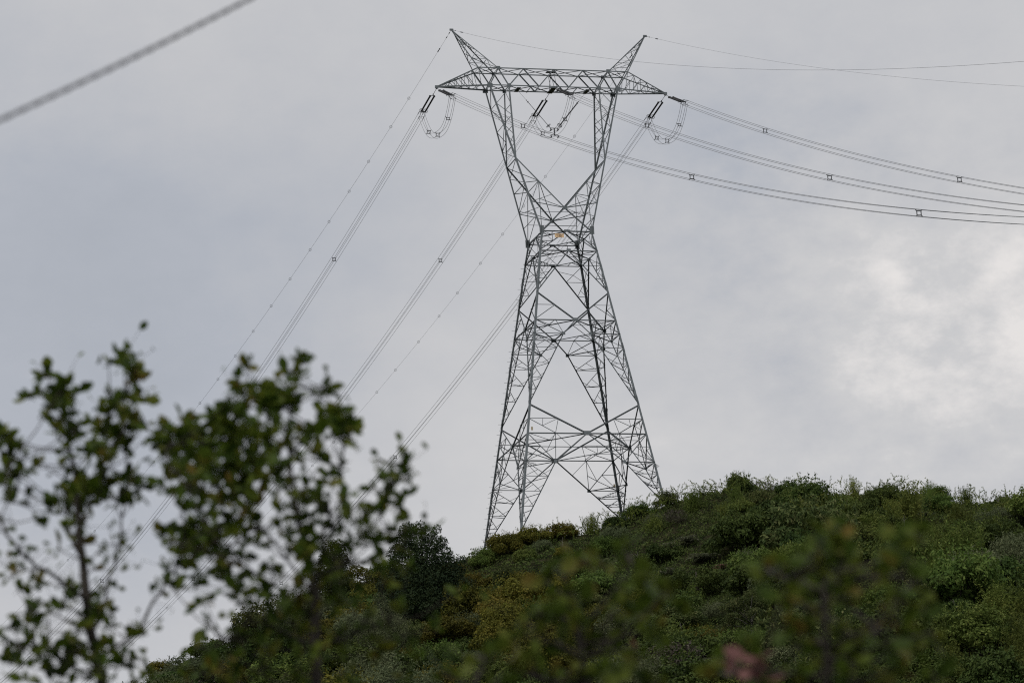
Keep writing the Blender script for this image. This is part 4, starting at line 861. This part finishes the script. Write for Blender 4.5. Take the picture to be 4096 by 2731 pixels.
# ------------------------------------------------------------------ near trees
LT = np.array([(0, 0, 0), (.28, .25, .05), (.62, .34, .07), (.9, .17, .03), (1, 0, 0), (.9, -.17, .03), (.62, -.34, .07), (.28, -.25, .05), (.45, 0, -.02)])
LF = [(0, 8, 1), (1, 8, 2), (2, 8, 4), (2, 4, 3), (0, 7, 8), (7, 6, 8), (6, 4, 8), (6, 5, 4)]
LF = np.array([(0, 8, 1), (1, 8, 2), (2, 8, 4), (2, 4, 3), (0, 7, 8), (7, 6, 8), (6, 4, 8), (6, 5, 4)])
def near_plant(name, label, cat, d0, skel, clusters, leafL, mat, seed, root, rootr, zoff=.25, curl=.25, bark='bark', thin=1.0, fill=1.0, extra=None, twigs=0, stray_n=0):
    """skel: list of limbs, each [(u, v, radius_mm, depth offset)...]; clusters: (x, y, rx, ry, n) in the 2352-px view of the photo"""
    rng = np.random.default_rng(seed); base = at(root[0], root[1], d0); rx_, ry_ = base.x, base.y
    e = empty(name, (rx_, ry_, T(rx_, ry_))); tag(e, label, cat); O = e.location.copy(); mb = MB(); nodes = []
    first = True
    for limb in skel:
        pts = []; rr = []
        if first:
            p0 = at(limb[0][0], limb[0][1], d0 + limb[0][3]); g = Vector((rx_ + .12, ry_ + .1, T(rx_, ry_) - .15)); mid = g.lerp(p0, .5) + Vector((.05, .03, 0))
            pts += [g, mid]; rr += [rootr, (rootr + limb[0][2] * .001) / 2]; first = False
        main = limb is skel[0]
        for (u, v, r, dz) in limb: pts.append(at(u, v, d0 + dz)); rr.append(r * (.0008 if main else .0005))
        # subdivide with a little irregularity
        P2 = []; R2 = []
        for i in range(len(pts) - 1):
            m = max(2, int((pts[i + 1] - pts[i]).length / .12))
            for j in range(m): t = j / m; P2.append(pts[i].lerp(pts[i + 1], t) + (Vector(rng.normal(0, .006, 3)) if j else Vector())); R2.append(lerp(rr[i], rr[i + 1], t))
        P2.append(pts[-1]); R2.append(rr[-1]); mb.tube([p - O for p in P2], R2, 7); nodes += [(p, r) for p, r in zip(P2, R2)][::1]
    NP = np.array([tuple(p) for p, r in nodes]); Lv = []; Lq = []; k = 0
    stray = [(i, 2) for i in rng.choice(len(nodes), stray_n)] if stray_n else []
    def leaves(tip, n_dir, n):
        nonlocal k
    for (i_, n_) in stray:
        for q_i in range(n_):
            p = NP[i_] + rng.normal(0, .035, 3); ax = rng.normal(0, 1, 3) + [0, 0, .3]; ax /= np.linalg.norm(ax); nn = rng.normal(0, 1, 3); nn -= ax * nn.dot(ax); nn /= np.linalg.norm(nn); bb = np.cross(nn, ax); L_ = leafL * rng.uniform(.4, 1.1)
            Lv.append(p + L_ * (LT[:, :1] * ax + LT[:, 1:2] * bb + LT[:, 2:] * nn) - np.array(O)); Lq.append(LF + k); k += 9
            mb.tube([Vector(NP[i_]) - O, Vector(p) - O], [.001, .0007], 4)
    for (cx_, cy_, rx, ry, n) in clusters:
        n = max(2, int(n * fill)); u, v = cx_ * 1.7415, cy_ * 1.7415; dz = rng.normal(0, zoff); dd = d0 + dz; c = at(u, v, dd); px = dd / F * 1.7415
        ns = np.array([0.0, 0.0, 1.0])
        dist = np.linalg.norm((NP - np.array(c)) * [1, .6, 1], axis=1) + np.where(NP[:, 2] > c.z - .02, .35, 0); j = int(np.argmin(dist)); q = Vector(NP[j])
        midp = q.lerp(c, .5) + Vector((0, 0, -.06 * (c - q).length)); mb.tube([q - O, midp - O, c - O], [.0045 * thin, .0034 * thin, .0022 * thin], 5)
        nt_ = max(2, n // 5)
        for s in range(nt_):
            o_ = Vector((float(np.clip(rng.normal(0, 1.0), -1.5, 1.5)) * rx * px, rng.normal(0, 1.0) * px * rx, float(np.clip(rng.normal(0, 1.0), -1.4, 1.4)) * ry * px)); tip = c + o_; root_ = c - o_ * .35 + Vector((0, 0, -.015))
            mb.tube([root_ - O, root_.lerp(tip, .5) - O + Vector((0, 0, .004)), tip - O], [.002 * thin, .0016 * thin, .001 * thin], 4)
            m = int(math.ceil(n / nt_)); tw_ = np.array(tip - root_); tn = tw_ / (np.linalg.norm(tw_) + 1e-6)
            for i in range(m):
                t = .35 + .65 * (i + rng.uniform(0, .6)) / m; p = np.array(root_) + tw_ * min(t, 1)
                ax = tn * .5 + rng.normal(0, .75, 3) + [0, 0, .25]; ax /= np.linalg.norm(ax); nn = rng.normal(0, 1, 3); nn -= ax * nn.dot(ax); nn /= np.linalg.norm(nn); bb = np.cross(nn, ax)
                L_ = leafL * (rng.uniform(.5, 1.0) if rng.random() < .75 else rng.uniform(1.0, 1.7)); w_ = rng.uniform(.75, 1.1); cu = curl * rng.uniform(-.4, 1)
                X = LT[:, 0]; vv = p + L_ * (X[:, None] * ax + (LT[:, 1] * w_)[:, None] * bb + (LT[:, 2] - cu * X * X * .5)[:, None] * nn); Lv.append(vv - np.array(O)); Lq.append(LF + k); k += 9
    for i in range(twigs):
        a_ = Vector(NP[rng.integers(len(NP) // 8, len(NP) // 2)]); dv_ = Vector((rng.normal(0, .16), rng.normal(0, .08), rng.uniform(.02, .26))); q0 = a_ - O; q1 = q0 + dv_ * .5 + Vector((rng.normal(0, .015), 0, -.01)); mb.tube([q0, q1, q0 + dv_], [.0022, .0017, .0008], 4)
        for j in range(3):
            p = q0 + dv_ * rng.uniform(.3, .95); mb.tube([p, p + Vector((rng.normal(0, .05), rng.normal(0, .03), rng.uniform(0, .07)))], [.0012, .0006], 4)
    mb.build('trunk', M[bark], e, True)
    me = mesh_np('crown', np.concatenate(Lv), np.concatenate(Lq), mat); link('crown', me, e)
    if extra: extra(e, O, rng)
    return e
C1 = [(104, 858, 16, 14, 5), (65, 905, 12, 8, 3), (92, 892, 20, 14, 5), (140, 895, 26, 22, 13), (170, 905, 18, 26, 9), (120, 925, 22, 16, 8), (150, 960, 30, 30, 14), (172, 985, 26, 22, 9), (122, 975, 18, 16, 5), (200, 1020, 22, 24, 6), (150, 1035, 18, 18, 4),
      (8, 1000, 16, 20, 7), (20, 1040, 24, 30, 14), (38, 1020, 16, 26, 8), (48, 1085, 20, 16, 8), (10, 1105, 20, 20, 8), (75, 1070, 14, 10, 3), (93, 1062, 7, 6, 1), (25, 1085, 26, 22, 8), (5, 1140, 14, 10, 3),
      (250, 830, 9, 9, 2), (284, 815, 10, 16, 4), (300, 838, 16, 16, 6), (316, 828, 10, 14, 3), (312, 868, 18, 24, 8), (325, 905, 16, 18, 5), (296, 890, 14, 16, 3), (262, 900, 12, 20, 4), (272, 930, 26, 14, 8), (246, 945, 22, 20, 9), (300, 945, 24, 20, 9), (325, 960, 16, 16, 5),
      (248, 985, 28, 22, 13), (285, 985, 20, 22, 8), (245, 1015, 24, 16, 8), (282, 1025, 16, 24, 6), (318, 985, 8, 8, 1), (328, 1010, 8, 8, 1), (255, 1050, 22, 16, 5), (206, 1035, 20, 16, 5), (225, 1060, 14, 16, 3),
      (150, 1135, 26, 18, 10), (175, 1120, 30, 20, 12), (150, 1160, 30, 16, 9), (122, 1150, 14, 20, 4), (195, 1150, 26, 16, 8), (85, 1190, 12, 14, 3), (230, 1120, 24, 20, 7), (255, 1100, 24, 26, 8), (288, 1085, 24, 22, 8), (310, 1110, 22, 22, 6), (265, 1140, 24, 16, 5), (300, 1150, 18, 16, 4), (205, 1095, 20, 16, 5), (60, 1135, 22, 14, 3), (195, 1185, 20, 10, 3),
      (150, 1205, 12, 10, 2), (132, 1255, 8, 14, 2), (155, 1335, 9, 14, 3), (190, 1240, 12, 14, 3), (230, 1260, 12, 10, 2), (215, 1300, 10, 8, 1), (250, 1345, 6, 10, 1), (228, 1395, 22, 12, 5), (254, 1398, 12, 12, 3), (225, 1420, 10, 10, 1),
      (152, 1468, 18, 22, 7), (60, 1480, 26, 14, 7), (20, 1515, 24, 20, 8), (95, 1500, 22, 16, 5), (130, 1515, 22, 16, 6), (165, 1525, 18, 12, 4), (70, 1550, 26, 14, 5), (210, 1510, 12, 12, 3), (130, 1548, 20, 12, 4), (60, 1440, 30, 8, 3), (10, 1470, 16, 14, 3), (300, 1530, 18, 14, 5), (325, 1512, 12, 12, 3), (80, 1430, 10, 6, 1)]
C1 += [(a, b, 16, 13, 3) for a, b in ((30, 1440), (60, 1420), (15, 1550), (45, 1525), (110, 1480), (180, 1495), (200, 1540), (120, 1560), (240, 1540), (160, 1390), (110, 1400), (75, 1380), (40, 1350), (260, 1480), (290, 1500), (300, 1560), (185, 1440), (350, 1545), (250, 1440), (325, 1450), (20, 1320), (90, 1330))]
SK1 = [[(402, 2760, 22, 0), (384, 2640, 20, 0), (366, 2540, 18.5, 0), (352, 2430, 18, .0), (337, 2310, 16, .02), (326, 2200, 14, .04), (318, 2100, 12, .05), (306, 1990, 10, .05), (298, 1870, 8.5, .05), (272, 1760, 7, .05), (252, 1640, 5.5, .05), (256, 1530, 4, .05), (180, 1500, 2.5, .0)],
       [(349, 2400, 13, .0), (285, 2345, 12, -.1), (215, 2300, 11, -.2), (145, 2270, 10, -.3), (95, 2225, 9.5, -.35), (55, 2170, 9.0, -.4), (5, 2080, 8.5, -.4), (-60, 1960, 7, -.4)],
       [(330, 2240, 8, .0), (275, 2110, 6, .1), (260, 2010, 4, .15)],
       [(372, 2570, 10, .05), (396, 2490, 9, .1), (424, 2390, 8, .15), (440, 2300, 7, .2), (466, 2235, 6.5, .2), (486, 2120, 6, .25), (496, 2020, 5, .25), (520, 1900, 4, .25), (500, 1760, 3.5, .2), (478, 1640, 3, .2), (520, 1500, 2.5, .2), (498, 1420, 2, .2)],
       [(384, 2640, 10, .05), (455, 2590, 9.5, .15), (520, 2545, 9.5, .2), (580, 2470, 9, .3), (650, 2365, 8, .35), (700, 2280, 6, .4), (760, 2200, 4, .4)],
       [(352, 2530, 6, .0), (300, 2495, 5.5, -.15), (235, 2462, 5, -.25), (140, 2450, 4.5, -.3), (40, 2462, 4, -.35)], [(150, 2270, 4, -.3), (70, 2275, 3, -.4), (0, 2255, 2.5, -.45)],
       [(318, 2100, 6, .05), (400, 1960, 4.5, .1), (430, 1800, 3.5, .1), (440, 1650, 3, .1)], [(0, 2080, 5, -.4), (30, 1950, 4, -.4), (40, 1850, 3, -.4)], [(384, 2660, 6, .0), (300, 2610, 5, -.1), (200, 2580, 4, -.1), (90, 2590, 3, -.1)]]
near_plant('broadleaf_tree', 'blurred leafy young tree at the left edge with a dark forked trunk', 'tree', 12.4, SK1, C1, .032, LEAF['near'], 11, (402, 2760), .035, .22, thin=.6, fill=3.0, stray_n=220)
C2 = [(565, 845, 10, 20, 5), (548, 868, 10, 14, 3), (556, 885, 12, 12, 5), (540, 905, 14, 10, 4), (680, 818, 12, 18, 6), (670, 850, 14, 12, 5), (690, 862, 10, 10, 2), (655, 885, 16, 14, 6), (755, 880, 10, 12, 4), (765, 890, 8, 8, 2), (735, 905, 14, 6, 2), (752, 950, 8, 12, 3), (782, 945, 14, 14, 6), (790, 965, 20, 20, 9), (745, 970, 22, 12, 6), (806, 975, 12, 16, 4), (775, 1000, 26, 20, 8), (802, 1005, 16, 22, 5),
      (372, 985, 8, 16, 4), (388, 972, 10, 12, 3), (418, 975, 9, 12, 3), (368, 1010, 20, 18, 7), (400, 1005, 22, 18, 9), (425, 1000, 18, 16, 6), (440, 975, 16, 14, 5), (380, 1045, 16, 16, 5), (425, 1035, 26, 20, 9), (460, 985, 24, 18, 9), (490, 970, 22, 20, 9), (512, 960, 22, 18, 9),
      (585, 905, 20, 8, 5), (600, 890, 16, 10, 4), (570, 930, 26, 20, 10), (605, 925, 24, 14, 7), (540, 950, 22, 14, 7), (640, 905, 22, 18, 8), (665, 930, 20, 22, 8), (625, 945, 22, 16, 6), (510, 1000, 34, 26, 16), (550, 1000, 28, 24, 12), (590, 975, 24, 20, 8), (475, 1020, 28, 22, 12), (530, 1045, 36, 26, 16), (480, 1065, 30, 24, 13), (575, 1045, 34, 26, 14), (440, 1075, 22, 22, 8), (625, 1000, 28, 20, 9), (650, 975, 20, 20, 6), (615, 1050, 30, 24, 12),
      (395, 1120, 24, 20, 7), (425, 1115, 20, 16, 6), (560, 1085, 36, 22, 16), (600, 1095, 30, 20, 11), (500, 1110, 28, 20, 9), (460, 1110, 24, 16, 6), (640, 1065, 24, 22, 8), (700, 970, 14, 20, 4), (690, 1010, 24, 24, 8), (725, 1000, 20, 18, 5), (720, 1035, 22, 18, 5), (660, 1110, 24, 20, 6), (700, 1065, 22, 24, 5), (540, 1125, 26, 18, 7),
      (395, 1240, 18, 24, 8), (430, 1225, 30, 24, 14), (455, 1205, 28, 20, 11), (440, 1255, 34, 20, 12), (410, 1275, 22, 12, 5), (475, 1235, 26, 22, 9), (500, 1205, 26, 22, 8), (375, 1225, 10, 14, 3), (465, 1165, 24, 20, 7), (420, 1170, 22, 18, 5), (540, 1180, 28, 22, 9), (575, 1160, 26, 22, 8), (520, 1145, 24, 18, 6), (510, 1240, 24, 20, 6), (550, 1220, 24, 20, 6), (590, 1205, 22, 22, 6), (485, 1270, 26, 16, 6), (455, 1300, 22, 14, 4), (520, 1290, 28, 14, 6), (640, 1200, 24, 24, 6), (610, 1240, 20, 18, 4), (560, 1265, 22, 14, 4), (450, 1340, 18, 12, 3), (390, 1300, 12, 10, 2), (510, 1320, 24, 16, 5), (470, 1380, 14, 14, 3),
      (650, 1165, 22, 20, 6), (690, 1150, 22, 22, 6), (700, 1110, 20, 18, 5), (735, 1140, 24, 20, 6), (760, 1105, 22, 20, 5), (785, 1080, 12, 22, 4), (790, 1130, 18, 20, 5), (720, 1180, 26, 22, 7), (765, 1175, 22, 22, 6), (690, 1210, 24, 22, 5), (730, 1230, 28, 20, 7), (775, 1225, 20, 16, 4), (660, 1245, 22, 18, 4), (710, 1275, 30, 20, 7), (745, 1270, 20, 16, 4), (620, 1290, 24, 16, 5), (575, 1310, 20, 14, 3), (655, 1310, 22, 14, 3),
      (868, 1052, 8, 7, 2), (880, 1080, 18, 12, 5), (905, 1085, 22, 16, 6), (893, 1105, 14, 14, 4), (922, 1058, 8, 18, 4), (935, 1070, 8, 20, 3), (935, 1095, 7, 10, 2), (850, 1118, 10, 7, 2), (880, 1155, 14, 10, 4), (905, 1150, 16, 14, 5), (925, 1130, 8, 14, 2), (838, 1165, 16, 16, 4), (870, 1170, 12, 10, 2), (825, 1200, 20, 22, 6), (850, 1210, 12, 16, 3), (895, 1215, 22, 16, 5), (925, 1222, 16, 16, 4), (860, 1240, 14, 10, 2), (965, 1220, 12, 10, 3), (985, 1207, 12, 6, 1), (930, 1255, 12, 10, 2), (800, 1150, 16, 14, 3), (805, 1245, 16, 14, 3)]
C2 += [(a, b, rx, ry, n) for a, b, rx, ry, n in ((560, 1380, 40, 30, 8), (620, 1370, 36, 30, 8), (640, 1440, 46, 36, 10), (560, 1460, 46, 36, 10), (700, 1370, 30, 30, 6), (790, 1380, 36, 30, 6), (810, 1330, 30, 24, 4), (700, 1450, 36, 34, 7), (790, 1460, 36, 30, 7), (500, 1520, 40, 30, 8), (600, 1530, 44, 30, 9), (680, 1530, 36, 30, 7), (850, 1420, 36, 30, 5), (870, 1490, 40, 30, 6), (790, 1540, 40, 26, 6), (920, 1540, 36, 24, 5), (930, 1400, 30, 26, 4), (1000, 1440, 24, 20, 3), (1045, 1362, 14, 12, 2), (440, 1540, 30, 20, 5), (960, 1500, 30, 24, 4))]
SK2 = [[(1262, 2760, 21, 0), (1258, 2620, 20, 0), (1259, 2480, 18, 0), (1252, 2330, 16, 0), (1236, 2230, 13, .05), (1204, 2130, 10, .05), (1186, 2040, 8, .05), (1165, 1900, 6.5, .05), (1160, 1780, 5, .05), (1160, 1650, 4, .05), (1175, 1540, 3, .05), (1184, 1440, 2.5, .05)],
       [(1252, 2330, 11, 0), (1280, 2240, 9, -.05), (1296, 2170, 7.5, -.1), (1320, 2060, 6.5, -.1), (1360, 1930, 5, -.1), (1375, 1800, 4, -.1), (1350, 1700, 3, -.1), (1310, 1560, 2, -.1)],
       [(1252, 2380, 10, .05), (1150, 2240, 8, .15), (1050, 2120, 7, .2), (980, 1980, 6.5, .2), (940, 1850, 5.5, .2), (950, 1720, 4.5, .2), (970, 1600, 3, .15), (985, 1500, 2, .15)],
       [(1256, 2460, 9, .0), (1100, 2340, 7.5, -.1), (960, 2250, 6.5, -.2), (860, 2160, 6, -.25), (800, 2060, 5, -.25), (740, 1940, 4, -.25), (660, 1800, 3, -.25)],
       [(1256, 2400, 8, .0), (1380, 2250, 6.5, .1), (1480, 2120, 5.5, .15), (1540, 2000, 4.5, .15), (1590, 1900, 3, .15), (1625, 1850, 2, .15)], [(1480, 2120, 4, .15), (1600, 2130, 3, .15), (1700, 2110, 2, .1)],
       [(980, 1980, 5, .2), (880, 1880, 4, .1), (840, 1780, 3, .1)], [(940, 1850, 4, .2), (1040, 1750, 3, .2), (1100, 1620, 2.5, .2)], [(960, 2250, 5, -.2), (850, 2220, 4, -.3), (740, 2180, 3, -.35)], [(1258, 2600, 8, 0), (1120, 2520, 6, -.15), (1000, 2480, 5, -.2), (900, 2560, 4, -.2)], [(1258, 2620, 8, 0), (1400, 2540, 6, .1), (1550, 2500, 5, .2)]]
C2 += [(a, b, 16, 14, 3) for a, b in ((480, 1420), (520, 1450), (450, 1480), (405, 1350), (380, 1330), (540, 1360), (585, 1340), (690, 1320), (670, 1400), (740, 1330), (610, 1480), (720, 1500), (830, 1380), (890, 1330), (905, 1290), (870, 1300), (945, 1300), (820, 1290), (660, 1450), (530, 1500))]
near_plant('broadleaf_tree', 'blurred tree with a full leafy crown hiding the lines left of the tower', 'tree', 12.0, SK2, C2, .033, LEAF['near'], 12, (1262, 2760), .04, .24, thin=.6, fill=3.0, stray_n=260)
def ring_cl(pts, r, n): return [(x, y, r, r * .9, n) for x, y in pts]
C3 = ring_cl([(1290, 1290), (1345, 1280), (1440, 1260), (1400, 1300), (1250, 1330), (1300, 1345), (1330, 1380), (1420, 1340), (1480, 1320), (1525, 1340), (1240, 1400), (1290, 1410), (1330, 1430), (1400, 1410), (1470, 1400), (1200, 1450), (1280, 1470), (1340, 1490), (1400, 1480), (1460, 1480), (1230, 1530), (1300, 1540), (1360, 1550), (1430, 1540), (1500, 1560), (1180, 1540), (1530, 1360), (1500, 1440)], 26, 5)
SK3 = [[(2330, 2790, 14, 0), (2320, 2650, 12, 0), (2310, 2500, 9, 0), (2290, 2380, 6, 0), (2260, 2260, 4, 0)], [(2320, 2620, 8, .05), (2430, 2480, 6, .1), (2500, 2330, 4, .1), (2520, 2210, 3, .1)], [(2320, 2640, 7, -.05), (2200, 2560, 5, -.1), (2110, 2480, 3, -.1)], [(2430, 2480, 4, .1), (2580, 2420, 3, .1), (2650, 2330, 2, .1)]]
near_plant('broadleaf_shrub', 'strongly blurred green shrub top in front of the hill below the tower', 'shrub', 9.3, SK3, C3, .034, LEAF['near2'], 13, (2330, 2790), .03, .16, fill=2.9, stray_n=60)
C4 = ring_cl([(1915, 1205), (1900, 1235), (1920, 1260), (1858, 1275), (1880, 1300), (1945, 1290), (1795, 1310), (1845, 1330), (1800, 1350), (1925, 1330), (1790, 1380), (1850, 1385), (1890, 1400), (1940, 1380), (1960, 1310), (1800, 1430), (1870, 1450), (1930, 1440), (1760, 1300), (1830, 1480), (1900, 1500), (1850, 1540)], 18, 4) + ring_cl([(2060, 1245), (2115, 1235), (2080, 1280), (2040, 1310), (2100, 1330), (2070, 1370), (2120, 1390), (2050, 1410), (2080, 1450), (2030, 1470), (2100, 1490), (2060, 1530), (2010, 1540), (2145, 1450), (1980, 1480)], 18, 4) + ring_cl([(1650, 1540), (1960, 1540), (2150, 1550), (1740, 1560), (1700, 1480)], 16, 4)
SK4 = [[(3300, 2800, 13, 0), (3310, 2650, 10, 0), (3300, 2500, 8, 0), (3290, 2350, 6, 0), (3320, 2200, 4, 0), (3335, 2080, 2, 0)], [(3310, 2650, 8, .1), (3450, 2560, 7, .15), (3580, 2450, 6, .2), (3610, 2300, 4.5, .2), (3640, 2160, 3, .2)], [(3300, 2500, 5, 0), (3180, 2400, 4, -.1), (3110, 2280, 3, -.1)], [(3310, 2700, 7, -.1), (3120, 2680, 5, -.1), (2980, 2640, 3, -.1)]]
def redx(e, O, rng):
    mbv = []; q_ = []; k = 0
    for (u, v, n, r) in ((3015, 2668, 7, .013), (2950, 2655, 3, .008)):
        c = np.array(at(u, v, 8.2))
        for i in range(n):
            p = c + rng.normal(0, r, 3); ax = rng.normal(0, 1, 3) + [0, 0, .4]; ax /= np.linalg.norm(ax); nn = rng.normal(0, 1, 3); nn -= ax * nn.dot(ax); nn /= np.linalg.norm(nn); bb = np.cross(nn, ax); L_ = rng.uniform(.03, .05)
            mbv.append(p + L_ * (LT[:, :1] * ax + LT[:, 1:2] * bb * 1.1 + LT[:, 2:] * nn) - np.array(O)); q_.append(LF + k); k += 9
    o = link('young_leaves', mesh_np('young_leaves', np.concatenate(mbv), np.concatenate(q_), LEAF['red']), e); o['label'] = 'pinkish red young leaves at a shoot tip'
    m = MB(); m.tube([at(3120, 2700, 8.25) - O, at(3060, 2680, 8.2) - O, at(3010, 2660, 8.2) - O], [.004, .003, .002], 5); m.build('twig', M['bark'], e)
near_plant('broadleaf_shrub', 'strongly blurred shrub with a pinkish shoot in front of the right slope', 'shrub', 8.4, SK4, C4, .032, LEAF['near2'], 14, (3300, 2800), .03, .14, fill=3.1, stray_n=60, extra=redx)
near_plant('broadleaf_shrub', 'dim blurred low shrub top at the bottom between the trunk and the centre', 'shrub', 9.0, [[(1900, 2800, 10, 0), (1910, 2700, 7, 0), (1930, 2620, 4, 0)]], ring_cl([(1050, 1560), (1110, 1530), (1140, 1490), (1090, 1500), (1140, 1560), (1020, 1545)], 18, 4), .05, LEAF['near2'], 15, (1900, 2800), .025, .1, fill=1.2)
